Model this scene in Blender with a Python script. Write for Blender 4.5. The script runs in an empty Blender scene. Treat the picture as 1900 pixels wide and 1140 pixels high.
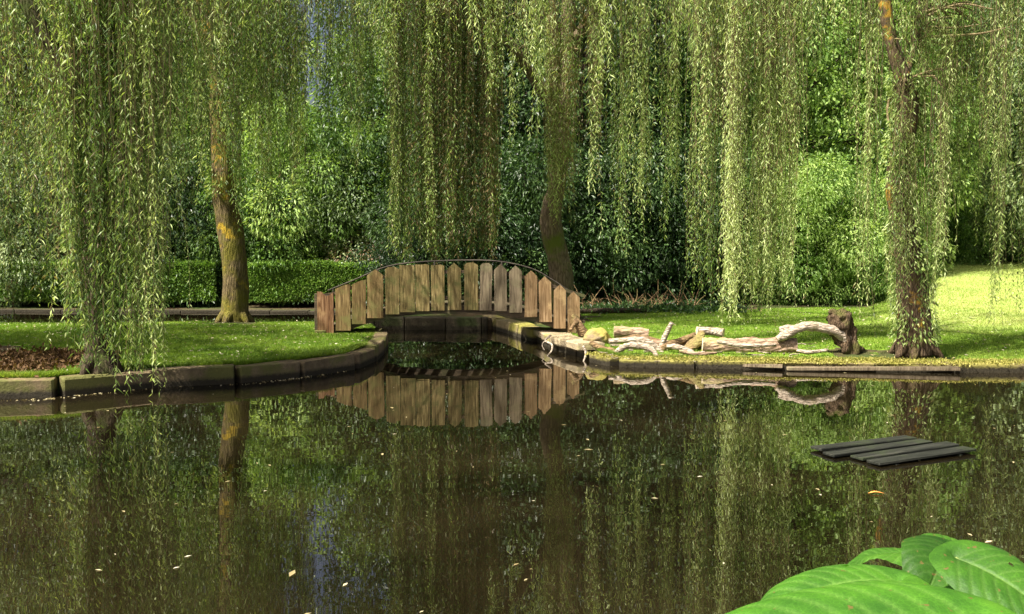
import bpy, math, random
import numpy as np
from mathutils import Vector, Matrix, noise as mnoise
rng = np.random.default_rng(7)
random.seed(7)
S = bpy.context.scene
COL = S.collection
PI = math.pi

# ------------------------------------------------------------------ camera
CAM_H = 2.0
F = 1690.0                      # focal length in pixels of a 1900 wide frame
PITCH = math.atan(120.0 / F)
WL = 0.08                       # height of the water surface
cam = bpy.data.cameras.new("camera")
cam.sensor_width = 36.0
cam.lens = 36.0 * F / 1900.0
cam.clip_start = 0.05
cam.clip_end = 1500
camo = bpy.data.objects.new("camera", cam)
COL.objects.link(camo)
camo.location = (0, 0, CAM_H)
camo.rotation_euler = (PI / 2 - PITCH, 0, 0)
S.camera = camo

# ------------------------------------------------------------------ sky and sun
SUN_EL, SUN_AZ = math.radians(56), math.radians(238)      # azimuth clockwise from +Y
W = bpy.data.worlds.new("World")
S.world = W
W.use_nodes = True
nt = W.node_tree
bg = nt.nodes['Background']
sky = nt.nodes.new('ShaderNodeTexSky')
sky.sky_type = 'NISHITA'
sky.sun_disc = False
sky.sun_elevation = SUN_EL
sky.sun_rotation = SUN_AZ
sky.air_density = 0.8
sky.dust_density = 9.0
sky.ozone_density = 1.0
nt.links.new(sky.outputs[0], bg.inputs[0])
bg.inputs[1].default_value = 0.065
sl = bpy.data.lights.new("sun", 'SUN')
sl.energy = 5.0
sl.angle = math.radians(0.5)
sl.color = (1.0, 0.94, 0.82)
so = bpy.data.objects.new("sun", sl)
COL.objects.link(so)
sv = Vector((math.sin(SUN_AZ) * math.cos(SUN_EL), math.cos(SUN_AZ) * math.cos(SUN_EL), math.sin(SUN_EL)))
so.rotation_euler = sv.to_track_quat('Z', 'Y').to_euler()
so.location = (-10, -10, 20)
S.view_settings.view_transform = 'Standard'
S.view_settings.look = 'None'
S.view_settings.exposure = 1.5
S.view_settings.gamma = 1.0
S.render.film_transparent = False
try:
    S.cycles.max_bounces = 7
    S.cycles.diffuse_bounces = 3
    S.cycles.glossy_bounces = 3
    S.cycles.transmission_bounces = 3
    S.cycles.use_denoising = True
except Exception:
    pass

# ------------------------------------------------------------------ pixel to world helpers
CP, SP = math.cos(PITCH), math.sin(PITCH)
def ray(px, py):
    u = (px - 950) / F; v = (570 - py) / F
    return u, CP + v * SP, -SP + v * CP
def at(px, py, d):
    x, y, z = ray(px, py); k = d / y
    return Vector((x * k, d, CAM_H + z * k))
def gr(px, py, z=0.3):
    x, y, zz = ray(px, py); k = (z - CAM_H) / zz
    return Vector((x * k, y * k, z))

# ------------------------------------------------------------------ object helpers
def tag(o, label=None, cat=None, group=None, kind=None):
    if label: o['label'] = label
    if cat: o['category'] = cat
    if group: o['group'] = group
    if kind: o['kind'] = kind
    return o
def empty(name, loc, label, cat, group=None, rz=0):
    o = bpy.data.objects.new(name, None)
    COL.objects.link(o); o.location = loc; o.rotation_euler = (0, 0, rz)
    o.empty_display_size = 0.2
    return tag(o, label, cat, group)
def link(name, me, mat, parent=None):
    o = bpy.data.objects.new(name, me)
    COL.objects.link(o)
    if mat is not None and len(me.materials) == 0: me.materials.append(mat)
    if parent is not None:
        o.parent = parent
        # meshes are written in world coordinates: cancel the parent's own place
        o.matrix_parent_inverse = Matrix.LocRotScale(parent.location, parent.rotation_euler, parent.scale).inverted()
    return o
def mesh_np(name, V, Q=None, T=None, smooth=False, attrs=None):
    me = bpy.data.meshes.new(name)
    V = np.asarray(V, dtype=np.float32)
    nq = 0 if Q is None else len(Q); ntr = 0 if T is None else len(T)
    loops = []
    starts = []
    if nq: loops.append(np.asarray(Q, dtype=np.int32).ravel()); starts.append(np.arange(nq, dtype=np.int32) * 4)
    if ntr: loops.append(np.asarray(T, dtype=np.int32).ravel()); starts.append(nq * 4 + np.arange(ntr, dtype=np.int32) * 3)
    L = np.concatenate(loops); st = np.concatenate(starts)
    me.vertices.add(len(V)); me.vertices.foreach_set('co', V.ravel())
    me.loops.add(len(L)); me.loops.foreach_set('vertex_index', L)
    me.polygons.add(nq + ntr); me.polygons.foreach_set('loop_start', st)
    me.polygons.foreach_set('use_smooth', np.full(nq + ntr, bool(smooth)))
    for k, (dom, arr) in (attrs or {}).items():
        a = me.attributes.new(k, 'FLOAT', dom); a.data.foreach_set('value', np.asarray(arr, dtype=np.float32))
    me.update(calc_edges=True)
    return me

class MB:
    """collects verts / quads / tris and links them as one mesh object"""
    def __init__(s): s.V = []; s.Q = []; s.T = []; s.n = 0; s.A = []
    def add(s, V, Q=None, T=None, a=0.0):
        V = np.asarray(V, dtype=np.float64)
        if Q is not None and len(Q): s.Q.append(np.asarray(Q) + s.n)
        if T is not None and len(T): s.T.append(np.asarray(T) + s.n)
        s.V.append(V); s.n += len(V)
        s.A.append(np.full(len(V), a))
        return s
    def build(s, name, mat, parent=None, smooth=False):
        V = np.concatenate(s.V)
        Q = np.concatenate(s.Q) if s.Q else None
        T = np.concatenate(s.T) if s.T else None
        me = mesh_np(name, V, Q, T, smooth, {'v': ('POINT', np.concatenate(s.A))})
        return link(name, me, mat, parent)

BOXQ = np.array([[0,3,2,1],[4,5,6,7],[0,1,5,4],[1,2,6,5],[2,3,7,6],[3,0,4,7]])
def box(mb, c, size, rz=0, jit=0, rx=0, ry=0, a=0.0, bev=0.0):
    sx, sy, sz = [q / 2 for q in size]
    if bev <= 0:
        P = np.array([[-sx,-sy,-sz],[sx,-sy,-sz],[sx,sy,-sz],[-sx,sy,-sz],[-sx,-sy,sz],[sx,-sy,sz],[sx,sy,sz],[-sx,sy,sz]])
        Q = BOXQ; T = None
    else:
        # rounded-edge block: every face inset, joined by bevel quads and corner tris
        b = bev; P = []
        idx = {}
        for i, X in enumerate((-1, 1)):
            for j, Y in enumerate((-1, 1)):
                for k, Z in enumerate((-1, 1)):
                    for ax in range(3):
                        q = [X * sx, Y * sy, Z * sz]
                        for o_ in range(3):
                            if o_ != ax: q[o_] -= (X, Y, Z)[o_] * b
                        idx[(X, Y, Z, ax)] = len(P); P.append(q)
        P = np.array(P); Q = []; T = []
        for ax in range(3):
            o1, o2 = (ax + 1) % 3, (ax + 2) % 3
            for s_ in (-1, 1):
                f = []
                for (p, q) in ((-1,-1),(1,-1),(1,1),(-1,1)):
                    k = [0,0,0]; k[ax] = s_; k[o1] = p; k[o2] = q; f.append(idx[(*k, ax)])
                Q.append(f if s_ > 0 else f[::-1])
        for ax in range(3):     # edges along ax
            o1, o2 = (ax + 1) % 3, (ax + 2) % 3
            for p in (-1, 1):
                for q in (-1, 1):
                    ka = [0,0,0]; ka[ax] = -1; ka[o1] = p; ka[o2] = q
                    kb = list(ka); kb[ax] = 1
                    f = [idx[(*ka, o1)], idx[(*kb, o1)], idx[(*kb, o2)], idx[(*ka, o2)]]
                    Q.append(f if p * q < 0 else f[::-1])
        for X in (-1, 1):
            for Y in (-1, 1):
                for Z in (-1, 1):
                    f = [idx[(X,Y,Z,0)], idx[(X,Y,Z,1)], idx[(X,Y,Z,2)]]
                    T.append(f if X*Y*Z > 0 else f[::-1])
        Q = np.array(Q); T = np.array(T)
    if jit:
        P = P + rng.normal(0, jit, P.shape)
    R = np.array(Matrix.Rotation(rz, 3, 'Z') @ Matrix.Rotation(ry, 3, 'Y') @ Matrix.Rotation(rx, 3, 'X'))
    P = P @ R.T + np.array(c)
    mb.add(P, Q, T, a)

def catmull(pts, n):
    P = [np.array(p, float) for p in pts]
    P = [2 * P[0] - P[1]] + P + [2 * P[-1] - P[-2]]
    out = []
    for i in range(1, len(P) - 2):
        for k in range(n):
            t = k / n
            out.append(0.5 * ((2 * P[i]) + (-P[i-1] + P[i+1]) * t + (2*P[i-1] - 5*P[i] + 4*P[i+1] - P[i+2]) * t*t + (-P[i-1] + 3*P[i] - 3*P[i+1] + P[i+2]) * t**3))
    out.append(P[-2])
    return np.array(out)

def tube(mb, pts, radii, sides=8, cap=True, rough=0.0, freq=4.0, flat=1.0, a=0.0, ridge=0.0):
    pts = np.asarray(pts, float); n = len(pts)
    radii = np.interp(np.linspace(0, 1, n), np.linspace(0, 1, len(radii)), radii)
    tg = np.gradient(pts, axis=0); tg /= np.linalg.norm(tg, axis=1)[:, None] + 1e-9
    u = np.cross(tg[0], [0, 0, 1.0])
    if np.linalg.norm(u) < 0.1: u = np.cross(tg[0], [0, 1.0, 0])
    u /= np.linalg.norm(u)
    V = []
    ang = np.linspace(0, 2 * PI, sides, endpoint=False)
    for i in range(n):
        u = u - tg[i] * (u @ tg[i]); u /= np.linalg.norm(u)
        w = np.cross(tg[i], u)
        ring = pts[i] + radii[i] * (np.cos(ang)[:, None] * u + flat * np.sin(ang)[:, None] * w)
        if rough or ridge:
            for k in range(sides):
                q = Vector(ring[k] * freq); q.z *= 0.35
                nn = mnoise.noise(q) * rough + mnoise.noise(q * 2.7) * rough * 0.5
                if ridge: nn += ridge * abs(math.sin(ang[k] * sides / 4 + mnoise.noise(q * 0.6) * 3))
                ring[k] += (ring[k] - pts[i]) * nn
        V.append(ring)
    V = np.concatenate(V)
    i = np.arange(n - 1)[:, None] * sides; k = np.arange(sides)[None, :]; k2 = (k + 1) % sides
    Q = np.stack([i + k, i + k2, i + sides + k2, i + sides + k], -1).reshape(-1, 4)
    T = None
    if cap:
        V = np.vstack([V, pts[0], pts[-1]]); b = n * sides
        kk = np.arange(sides); kk2 = (kk + 1) % sides; l = (n - 1) * sides
        T = np.vstack([np.stack([kk2, kk, np.full(sides, b)], -1), np.stack([l + kk, l + kk2, np.full(sides, b + 1)], -1)])
    mb.add(V, Q, T, a)

def norm(a): return a / (np.linalg.norm(a, axis=-1, keepdims=True) + 1e-9)
def leaf_quads(P, D, L, Wd, droop=0.0, rs=rng, fold=0.25):
    """one folded lens-shaped leaf (two triangles) per point"""
    n = len(P)
    D = norm(D)
    up = norm(rs.normal(0, 1, (n, 3)) * 0.8 + np.array([0, -0.35, 0.6]))
    side = norm(np.cross(D, up)); nrm = np.cross(side, D)
    L = np.broadcast_to(L, n)[:, None]; Wd = np.broadcast_to(Wd, n)[:, None]
    tip = P + D * L + np.array([0, 0, -1.0]) * (L * droop)
    mid = P + D * L * 0.42 + nrm * Wd * fold
    V = np.stack([P, mid + side * Wd * 0.5, tip, mid - side * Wd * 0.5], 1).reshape(-1, 3)
    Q = np.arange(4 * n).reshape(n, 4)
    return V, Q

# ------------------------------------------------------------------ materials
MATS = {}
def nmat(name):
    m = bpy.data.materials.new(name); m.use_nodes = True
    t = m.node_tree; t.nodes.clear()
    MATS[name] = m
    return m, t, t.nodes, t.links
def nd(t, typ, **kw):
    n = t.nodes.new(typ)
    for k, v in kw.items():
        if k.startswith('i_'): n.inputs[k[2:].replace('_', ' ')].default_value = v
        else: setattr(n, k, v)
    return n
def ramp(t, fac, stops, interp='LINEAR'):
    r = t.nodes.new('ShaderNodeValToRGB'); r.color_ramp.interpolation = interp
    e = r.color_ramp.elements
    while len(e) < len(stops): e.new(0.5)
    for k, (p, c) in enumerate(stops):
        e[k].position = p; e[k].color = (c[0], c[1], c[2], 1)
    t.links.new(fac, r.inputs[0])
    return r
def noise(t, vec, scale, detail=4, rough=0.6, dist=0.0):
    n = nd(t, 'ShaderNodeTexNoise'); n.inputs['Scale'].default_value = scale
    n.inputs['Detail'].default_value = detail; n.inputs['Roughness'].default_value = rough
    n.inputs['Distortion'].default_value = dist
    if vec is not None: t.links.new(vec, n.inputs['Vector'])
    return n
def mapping(t, vec, sc):
    m = nd(t, 'ShaderNodeMapping'); m.inputs['Scale'].default_value = sc; t.links.new(vec, m.inputs[0]); return m.outputs[0]
def mixc(t, fac, a, b, mode='MIX'):
    m = nd(t, 'ShaderNodeMix', data_type='RGBA', blend_type=mode)
    for s, v in ((m.inputs[0], fac), (m.inputs[6], a), (m.inputs[7], b)):
        if hasattr(v, 'is_linked'): t.links.new(v, s)
        elif isinstance(v, (int, float)): s.default_value = v
        else: s.default_value = (v[0], v[1], v[2], 1)
    return m.outputs[2]
def bump(t, h, strength, dist):
    b = nd(t, 'ShaderNodeBump'); b.inputs['Strength'].default_value = strength; b.inputs['Distance'].default_value = dist
    t.links.new(h, b.inputs['Height']); return b.outputs[0]
def finish(t, col, rough=0.8, nrm=None, spec=0.3, metallic=0.0):
    p = nd(t, 'ShaderNodeBsdfPrincipled'); o = nd(t, 'ShaderNodeOutputMaterial')
    if hasattr(col, 'is_linked'): t.links.new(col, p.inputs['Base Color'])
    else: p.inputs['Base Color'].default_value = (*col, 1)
    if hasattr(rough, 'is_linked'): t.links.new(rough, p.inputs['Roughness'])
    else: p.inputs['Roughness'].default_value = rough
    p.inputs['Specular IOR Level'].default_value = spec
    p.inputs['Metallic'].default_value = metallic
    if nrm is not None: t.links.new(nrm, p.inputs['Normal'])
    t.links.new(p.outputs[0], o.inputs[0])
    return p

def leafmat(name, stops, trans=0.35, rough=0.42, spec=0.35, tcol=(1.25, 1.25, 0.6)):
    m, t, N, L = nmat(name)
    a = nd(t, 'ShaderNodeAttribute', attribute_name='v')
    r = ramp(t, a.outputs['Fac'], stops)
    p = nd(t, 'ShaderNodeBsdfPrincipled'); p.inputs['Roughness'].default_value = rough
    p.inputs['Specular IOR Level'].default_value = spec
    L.new(r.outputs[0], p.inputs['Base Color'])
    tr = nd(t, 'ShaderNodeBsdfTranslucent')
    L.new(mixc(t, 1.0, r.outputs[0], tcol, 'MULTIPLY'), tr.inputs[0])
    mx = nd(t, 'ShaderNodeMixShader'); mx.inputs[0].default_value = trans
    L.new(p.outputs[0], mx.inputs[1]); L.new(tr.outputs[0], mx.inputs[2])
    o = nd(t, 'ShaderNodeOutputMaterial'); L.new(mx.outputs[0], o.inputs[0])
    return m

WILLOW = [(0, (0.20, 0.155, 0.07)), (0.07, (0.31, 0.25, 0.125)), (0.1, (0.045, 0.09, 0.018)), (0.38, (0.115, 0.195, 0.04)), (0.66, (0.27, 0.36, 0.10)), (1, (0.56, 0.64, 0.30))]
m_willow = leafmat('willow_leaf', WILLOW, 0.42, 0.45, 0.32)
m_ivy = leafmat('ivy_leaf', [(0, (0.03, 0.075, 0.018)), (0.6, (0.055, 0.13, 0.028)), (1, (0.12, 0.22, 0.05))], 0.2, 0.3, 0.6)
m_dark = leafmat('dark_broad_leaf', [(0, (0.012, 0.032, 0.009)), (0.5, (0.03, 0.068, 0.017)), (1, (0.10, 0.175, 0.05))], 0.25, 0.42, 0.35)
m_mid = leafmat('mid_broad_leaf', [(0, (0.035, 0.08, 0.016)), (0.5, (0.10, 0.19, 0.035)), (1, (0.25, 0.37, 0.09))], 0.35, 0.48, 0.3)
m_bright = leafmat('bright_broad_leaf', [(0, (0.05, 0.11, 0.02)), (0.5, (0.18, 0.30, 0.06)), (1, (0.40, 0.52, 0.17))], 0.4, 0.48, 0.3)
m_grey = leafmat('grey_green_leaf', [(0, (0.05, 0.09, 0.035)), (0.5, (0.12, 0.18, 0.07)), (1, (0.30, 0.37, 0.18))], 0.3, 0.48, 0.3)
m_blossom = leafmat('pinkish_leaf', [(0, (0.10, 0.12, 0.04)), (0.4, (0.24, 0.16, 0.10)), (1, (0.42, 0.30, 0.22))], 0.3, 0.45, 0.3)
m_hedge = leafmat('hedge_leaf', [(0, (0.05, 0.12, 0.02)), (0.5, (0.16, 0.29, 0.05)), (1, (0.34, 0.47, 0.12))], 0.3, 0.35, 0.5)
m_grassblade = leafmat('grass_blade', [(0, (0.07, 0.145, 0.013)), (0.5, (0.15, 0.24, 0.026)), (0.9, (0.27, 0.36, 0.06)), (1, (0.38, 0.38, 0.13))], 0.4, 0.5, 0.25)
m_brown = leafmat('dead_leaf', [(0, (0.05, 0.027, 0.012)), (0.5, (0.11, 0.062, 0.028)), (1, (0.20, 0.13, 0.06))], 0.15, 0.7, 0.15)

def bark(name, c1, c2, moss=(0.10, 0.13, 0.03), mossamt=0.5, lichen=None, sc=1.0, iso=False):
    m, t, N, L = nmat(name)
    g = nd(t, 'ShaderNodeNewGeometry'); v = mapping(t, g.outputs['Position'], (2.2 * sc, 7 * sc, 7 * sc) if iso else (9 * sc, 9 * sc, 1.6 * sc))
    n1 = noise(t, v, 2.2, 8, 0.7, 0.6)
    vor = nd(t, 'ShaderNodeTexVoronoi', feature='DISTANCE_TO_EDGE'); vor.inputs['Scale'].default_value = 2.4
    L.new(v, vor.inputs['Vector'])
    col = ramp(t, n1.outputs[0], [(0.3, c1), (0.7, c2)]).outputs[0]
    crack = ramp(t, vor.outputs[0], [(0.0, (0.35, 0.33, 0.3)), (0.18, (1, 1, 1))]).outputs[0]
    col = mixc(t, 0.8, col, crack, 'MULTIPLY')
    n2 = noise(t, g.outputs['Position'], 1.6, 5, 0.65)
    fm = ramp(t, n2.outputs[0], [(0.62 - 0.25 * mossamt, (0, 0, 0)), (0.72 - 0.2 * mossamt, (1, 1, 1))]).outputs[0]
    col = mixc(t, fm, col, moss)
    if lichen:
        n3 = noise(t, g.outputs['Position'], 2.3, 6, 0.7); 
        fl = ramp(t, n3.outputs[0], [(0.585, (0, 0, 0)), (0.66, (1, 1, 1))]).outputs[0]
        col = mixc(t, fl, col, lichen)
    h = nd(t, 'ShaderNodeMath', operation='ADD'); L.new(n1.outputs[0], h.inputs[0]); L.new(vor.outputs[0], h.inputs[1])
    finish(t, col, 0.9, bump(t, h.outputs[0], 0.9, 0.05), 0.15)
    return m
m_bark_dark = bark('dark_willow_bark', (0.035, 0.026, 0.018), (0.09, 0.066, 0.042), (0.06, 0.075, 0.02), 0.3)
m_bark_moss = bark('mossy_willow_bark', (0.08, 0.06, 0.03), (0.20, 0.15, 0.07), (0.13, 0.115, 0.02), 0.65, (0.34, 0.23, 0.025))
m_bark_stump = bark('rotten_stump_bark', (0.05, 0.034, 0.02), (0.17, 0.115, 0.07), (0.09, 0.09, 0.025), 0.4, None, 1.3)
m_bark_mid = bark('grey_willow_bark', (0.09, 0.07, 0.045), (0.24, 0.18, 0.115), (0.10, 0.12, 0.022), 0.5)
m_bark_right = bark('brown_willow_bark', (0.06, 0.042, 0.028), (0.15, 0.105, 0.062), (0.09, 0.085, 0.018), 0.35, (0.30, 0.18, 0.025))
m_bark_plain = bark('woodland_bark', (0.05, 0.04, 0.03), (0.14, 0.11, 0.08), (0.05, 0.07, 0.02), 0.4)
m_twig = bark('willow_twig', (0.20, 0.15, 0.075), (0.36, 0.29, 0.17), (0.16, 0.19, 0.05), 0.5)
m_log_pale = bark('weathered_pale_wood', (0.30, 0.23, 0.17), (0.58, 0.50, 0.40), (0.30, 0.25, 0.14), 0.15, None, 1.3, True)
m_log_brown = bark('peeling_log_bark', (0.20, 0.12, 0.075), (0.46, 0.35, 0.25), (0.33, 0.28, 0.13), 0.4, None, .9, True)
m_driftwood = bark('driftwood_brown', (0.12, 0.075, 0.04), (0.34, 0.23, 0.12), (0.22, 0.19, 0.07), 0.4, None, 1.2, True)

def cutwood():
    m, t, N, L = nmat('cut_wood_end')
    g = nd(t, 'ShaderNodeNewGeometry')
    n = noise(t, g.outputs['Position'], 14, 6, 0.7)
    n2 = noise(t, g.outputs['Position'], 50, 3, 0.6)
    col = ramp(t, n.outputs[0], [(0.3, (0.34, 0.24, 0.15)), (0.55, (0.66, 0.54, 0.39)), (0.8, (0.75, 0.66, 0.52))]).outputs[0]
    finish(t, col, 0.85, bump(t, n2.outputs[0], 0.4, 0.01), 0.2)
    return m
m_cut = cutwood()

def plank(name, c1, c2, c3, moss=None, mossamt=0.5, axis=2):
    m, t, N, L = nmat(name)
    tc = nd(t, 'ShaderNodeTexCoord'); oi = nd(t, 'ShaderNodeObjectInfo')
    add = nd(t, 'ShaderNodeVectorMath', operation='ADD')
    sc = nd(t, 'ShaderNodeVectorMath', operation='SCALE'); sc.inputs['Scale'].default_value = 37.0
    cx = nd(t, 'ShaderNodeCombineXYZ')
    for k in range(3): L.new(oi.outputs['Random'], cx.inputs[k])
    L.new(cx.outputs[0], sc.inputs[0]); L.new(tc.outputs['Object'], add.inputs[0]); L.new(sc.outputs[0], add.inputs[1])
    s = [26, 26, 26]; s[axis] = 1.6
    v = mapping(t, add.outputs[0], s)
    n1 = noise(t, v, 1.0, 6, 0.65, 1.2)
    s2 = [90, 90, 90]; s2[axis] = 3
    n2 = noise(t, mapping(t, add.outputs[0], s2), 1.0, 4, 0.6)
    n3 = noise(t, add.outputs[0], 3.2, 5, 0.6)
    col = ramp(t, n1.outputs[0], [(0.36, c1), (0.5, c2), (0.66, c3)]).outputs[0]
    col = mixc(t, 0.45, col, ramp(t, n2.outputs[0], [(0.35, (0.45, 0.42, 0.4)), (0.6, (1, 1, 1))]).outputs[0], 'MULTIPLY')
    if moss:
        f = ramp(t, n3.outputs[0], [(0.62 - 0.3 * mossamt, (0, 0, 0)), (0.78 - 0.3 * mossamt, (1, 1, 1))]).outputs[0]
        col = mixc(t, f, col, moss)
    finish(t, col, 0.85, bump(t, n1.outputs[0], 0.5, 0.006), 0.2)
    return m
m_pk_red = plank('reddish_stained_board', (0.08, 0.036, 0.016), (0.17, 0.085, 0.04), (0.33, 0.20, 0.11), (0.30, 0.19, 0.09), 0.25)
m_pk_brown = plank('brown_stained_board', (0.07, 0.044, 0.018), (0.175, 0.115, 0.046), (0.31, 0.22, 0.10), (0.15, 0.13, 0.045), 0.4)
m_pk_moss = plank('algae_green_board', (0.065, 0.047, 0.017), (0.175, 0.13, 0.05), (0.36, 0.285, 0.13), (0.085, 0.085, 0.026), 0.5)
m_pk_grey = plank('grey_brown_board', (0.09, 0.068, 0.042), (0.165, 0.13, 0.083), (0.25, 0.20, 0.13), (0.20, 0.18, 0.10), 0.3)
m_pk_tan = plank('light_tan_board', (0.12, 0.07, 0.03), (0.25, 0.16, 0.08), (0.35, 0.245, 0.135), (0.42, 0.30, 0.15), 0.2)
m_beam = plank('dark_bridge_timber', (0.03, 0.022, 0.015), (0.07, 0.05, 0.032), (0.13, 0.10, 0.06), (0.07, 0.07, 0.03), 0.4, 0)
m_rail = plank('dark_rail', (0.03, 0.025, 0.02), (0.06, 0.05, 0.04), (0.10, 0.085, 0.07), None, 0, 0)
m_raft = plank('wet_dark_plank', (0.006, 0.007, 0.005), (0.015, 0.017, 0.012), (0.035, 0.036, 0.028), (0.022, 0.03, 0.012), 0.4, 0)

def stone(name, c1, c2, moss, amt, wet=True):
    m, t, N, L = nmat(name)
    g = nd(t, 'ShaderNodeNewGeometry')
    n1 = noise(t, g.outputs['Position'], 3.0, 8, 0.7); n2 = noise(t, g.outputs['Position'], 22, 5, 0.7)
    n3 = noise(t, g.outputs['Position'], 1.3, 5, 0.6)
    a = nd(t, 'ShaderNodeAttribute', attribute_name='v')
    col = ramp(t, n1.outputs[0], [(0.3, c1), (0.7, c2)]).outputs[0]
    col = mixc(t, 0.5, col, ramp(t, n2.outputs[0], [(0.3, (0.5, 0.5, 0.48)), (0.65, (1.1, 1.1, 1.1))]).outputs[0], 'MULTIPLY')
    col = mixc(t, 0.5, col, ramp(t, a.outputs['Fac'], [(0, (0.6, 0.6, 0.6)), (1, (1.25, 1.2, 1.15))]).outputs[0], 'MULTIPLY')
    f = ramp(t, n3.outputs[0], [(0.6 - 0.25 * amt, (0, 0, 0)), (0.7 - 0.25 * amt, (1, 1, 1))]).outputs[0]
    col = mixc(t, f, col, moss)
    if wet:     # the tide mark: dark slime just above the waterline
        sx = nd(t, 'ShaderNodeSeparateXYZ'); L.new(g.outputs['Position'], sx.inputs[0])
        ad = nd(t, 'ShaderNodeMath', operation='MULTIPLY_ADD'); L.new(n2.outputs[0], ad.inputs[0]); ad.inputs[1].default_value = -0.08
        L.new(sx.outputs[2], ad.inputs[2])
        wf = ramp(t, ad.outputs[0], [(0.10, (1, 1, 1)), (0.15, (0, 0, 0))]).outputs[0]
        col = mixc(t, wf, col, (0.028, 0.023, 0.013))
    h = nd(t, 'ShaderNodeMath', operation='ADD'); L.new(n1.outputs[0], h.inputs[0]); L.new(n2.outputs[0], h.inputs[1])
    finish(t, col, 0.85, bump(t, h.outputs[0], 0.7, 0.03), 0.25)
    return m
m_kerb = stone('old_kerb_stone', (0.09, 0.066, 0.036), (0.23, 0.175, 0.10), (0.10, 0.10, 0.028), 0.55)
m_kerb_dark = stone('shade_dark_stone', (0.03, 0.026, 0.016), (0.08, 0.065, 0.04), (0.04, 0.05, 0.015), 0.6)  # darker stone, with the shade beneath the bridge put into its colour
m_kerb_right = stone('mossy_quay_stone', (0.14, 0.11, 0.055), (0.30, 0.24, 0.13), (0.24, 0.22, 0.05), 0.5)
m_kerb_low = stone('earthy_low_kerb', (0.09, 0.07, 0.035), (0.22, 0.175, 0.09), (0.20, 0.18, 0.045), 0.7)
m_slab = stone('pale_quay_slab', (0.22, 0.18, 0.11), (0.40, 0.33, 0.22), (0.26, 0.24, 0.08), 0.3)
m_rock = stone('lichen_rock', (0.16, 0.115, 0.065), (0.36, 0.28, 0.17), (0.28, 0.24, 0.06), 0.5, False)

def watermat():
    m, t, N, L = nmat('murky_pond_water')
    g = nd(t, 'ShaderNodeNewGeometry')
    n1 = noise(t, mapping(t, g.outputs['Position'], (0.45, 0.6, 1)), 1.0, 3, 0.5)
    col = ramp(t, n1.outputs[0], [(0.35, (0.0022, 0.0018, 0.0008)), (0.8, (0.015, 0.011, 0.005))]).outputs[0]
    w1 = noise(t, mapping(t, g.outputs['Position'], (1.4, 2.0, 1)), 1.0, 2, 0.5)
    w2 = noise(t, mapping(t, g.outputs['Position'], (7, 10, 1)), 1.0, 2, 0.5)
    ad = nd(t, 'ShaderNodeMath', operation='MULTIPLY_ADD'); L.new(w2.outputs[0], ad.inputs[0]); ad.inputs[1].default_value = 0.12
    L.new(w1.outputs[0], ad.inputs[2])
    p = finish(t, col, 0.0, bump(t, ad.outputs[0], 0.035, 0.03), 0.5)
    p.inputs['IOR'].default_value = 2.3
    return m
m_water = watermat()

def groundmat():
    m, t, N, L = nmat('lawn_and_soil')
    g = nd(t, 'ShaderNodeNewGeometry')
    a = nd(t, 'ShaderNodeAttribute', attribute_name='lawn')
    n1 = noise(t, g.outputs['Position'], 0.9, 6, 0.6); n2 = noise(t, g.outputs['Position'], 30, 4, 0.7)
    n3 = noise(t, g.outputs['Position'], 5, 6, 0.7)
    lawn = ramp(t, n1.outputs[0], [(0.3, (0.10, 0.185, 0.016)), (0.6, (0.16, 0.25, 0.03)), (0.8, (0.25, 0.32, 0.06))]).outputs[0]
    lawn = mixc(t, 0.5, lawn, ramp(t, n2.outputs[0], [(0.3, (0.5, 0.55, 0.5)), (0.7, (1.2, 1.15, 1.1))]).outputs[0], 'MULTIPLY')
    dr = nd(t, 'ShaderNodeAttribute', attribute_name='sun_tint'); dm = nd(t, 'ShaderNodeMath', operation='MULTIPLY'); L.new(dr.outputs['Fac'], dm.inputs[0]); dm.inputs[1].default_value = .75
    lawn = mixc(t, dm.outputs[0], lawn, (.31, .36, .11))  # lawn on the slope tinted paler, sunshine put into its colour
    soil = ramp(t, n3.outputs[0], [(0.3, (0.030, 0.022, 0.012)), (0.55, (0.07, 0.05, 0.028)), (0.8, (0.13, 0.09, 0.05))]).outputs[0]
    mo = ramp(t, n1.outputs[0], [(0.45, (0, 0, 0)), (0.6, (1, 1, 1))]).outputs[0]
    soil = mixc(t, mo, soil, (0.04, 0.06, 0.015))
    f = nd(t, 'ShaderNodeMath', operation='MULTIPLY_ADD'); L.new(n3.outputs[0], f.inputs[0]); f.inputs[1].default_value = 0.5
    L.new(a.outputs['Fac'], f.inputs[2])
    ff = ramp(t, f.outputs[0], [(0.68, (0, 0, 0)), (0.82, (1, 1, 1))]).outputs[0]
    h = nd(t, 'ShaderNodeMath', operation='ADD'); L.new(n3.outputs[0], h.inputs[0]); L.new(n2.outputs[0], h.inputs[1])
    finish(t, mixc(t, ff, soil, lawn), 0.95, bump(t, h.outputs[0], 0.6, 0.03), 0.1)
    return m
m_ground = groundmat()

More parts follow.
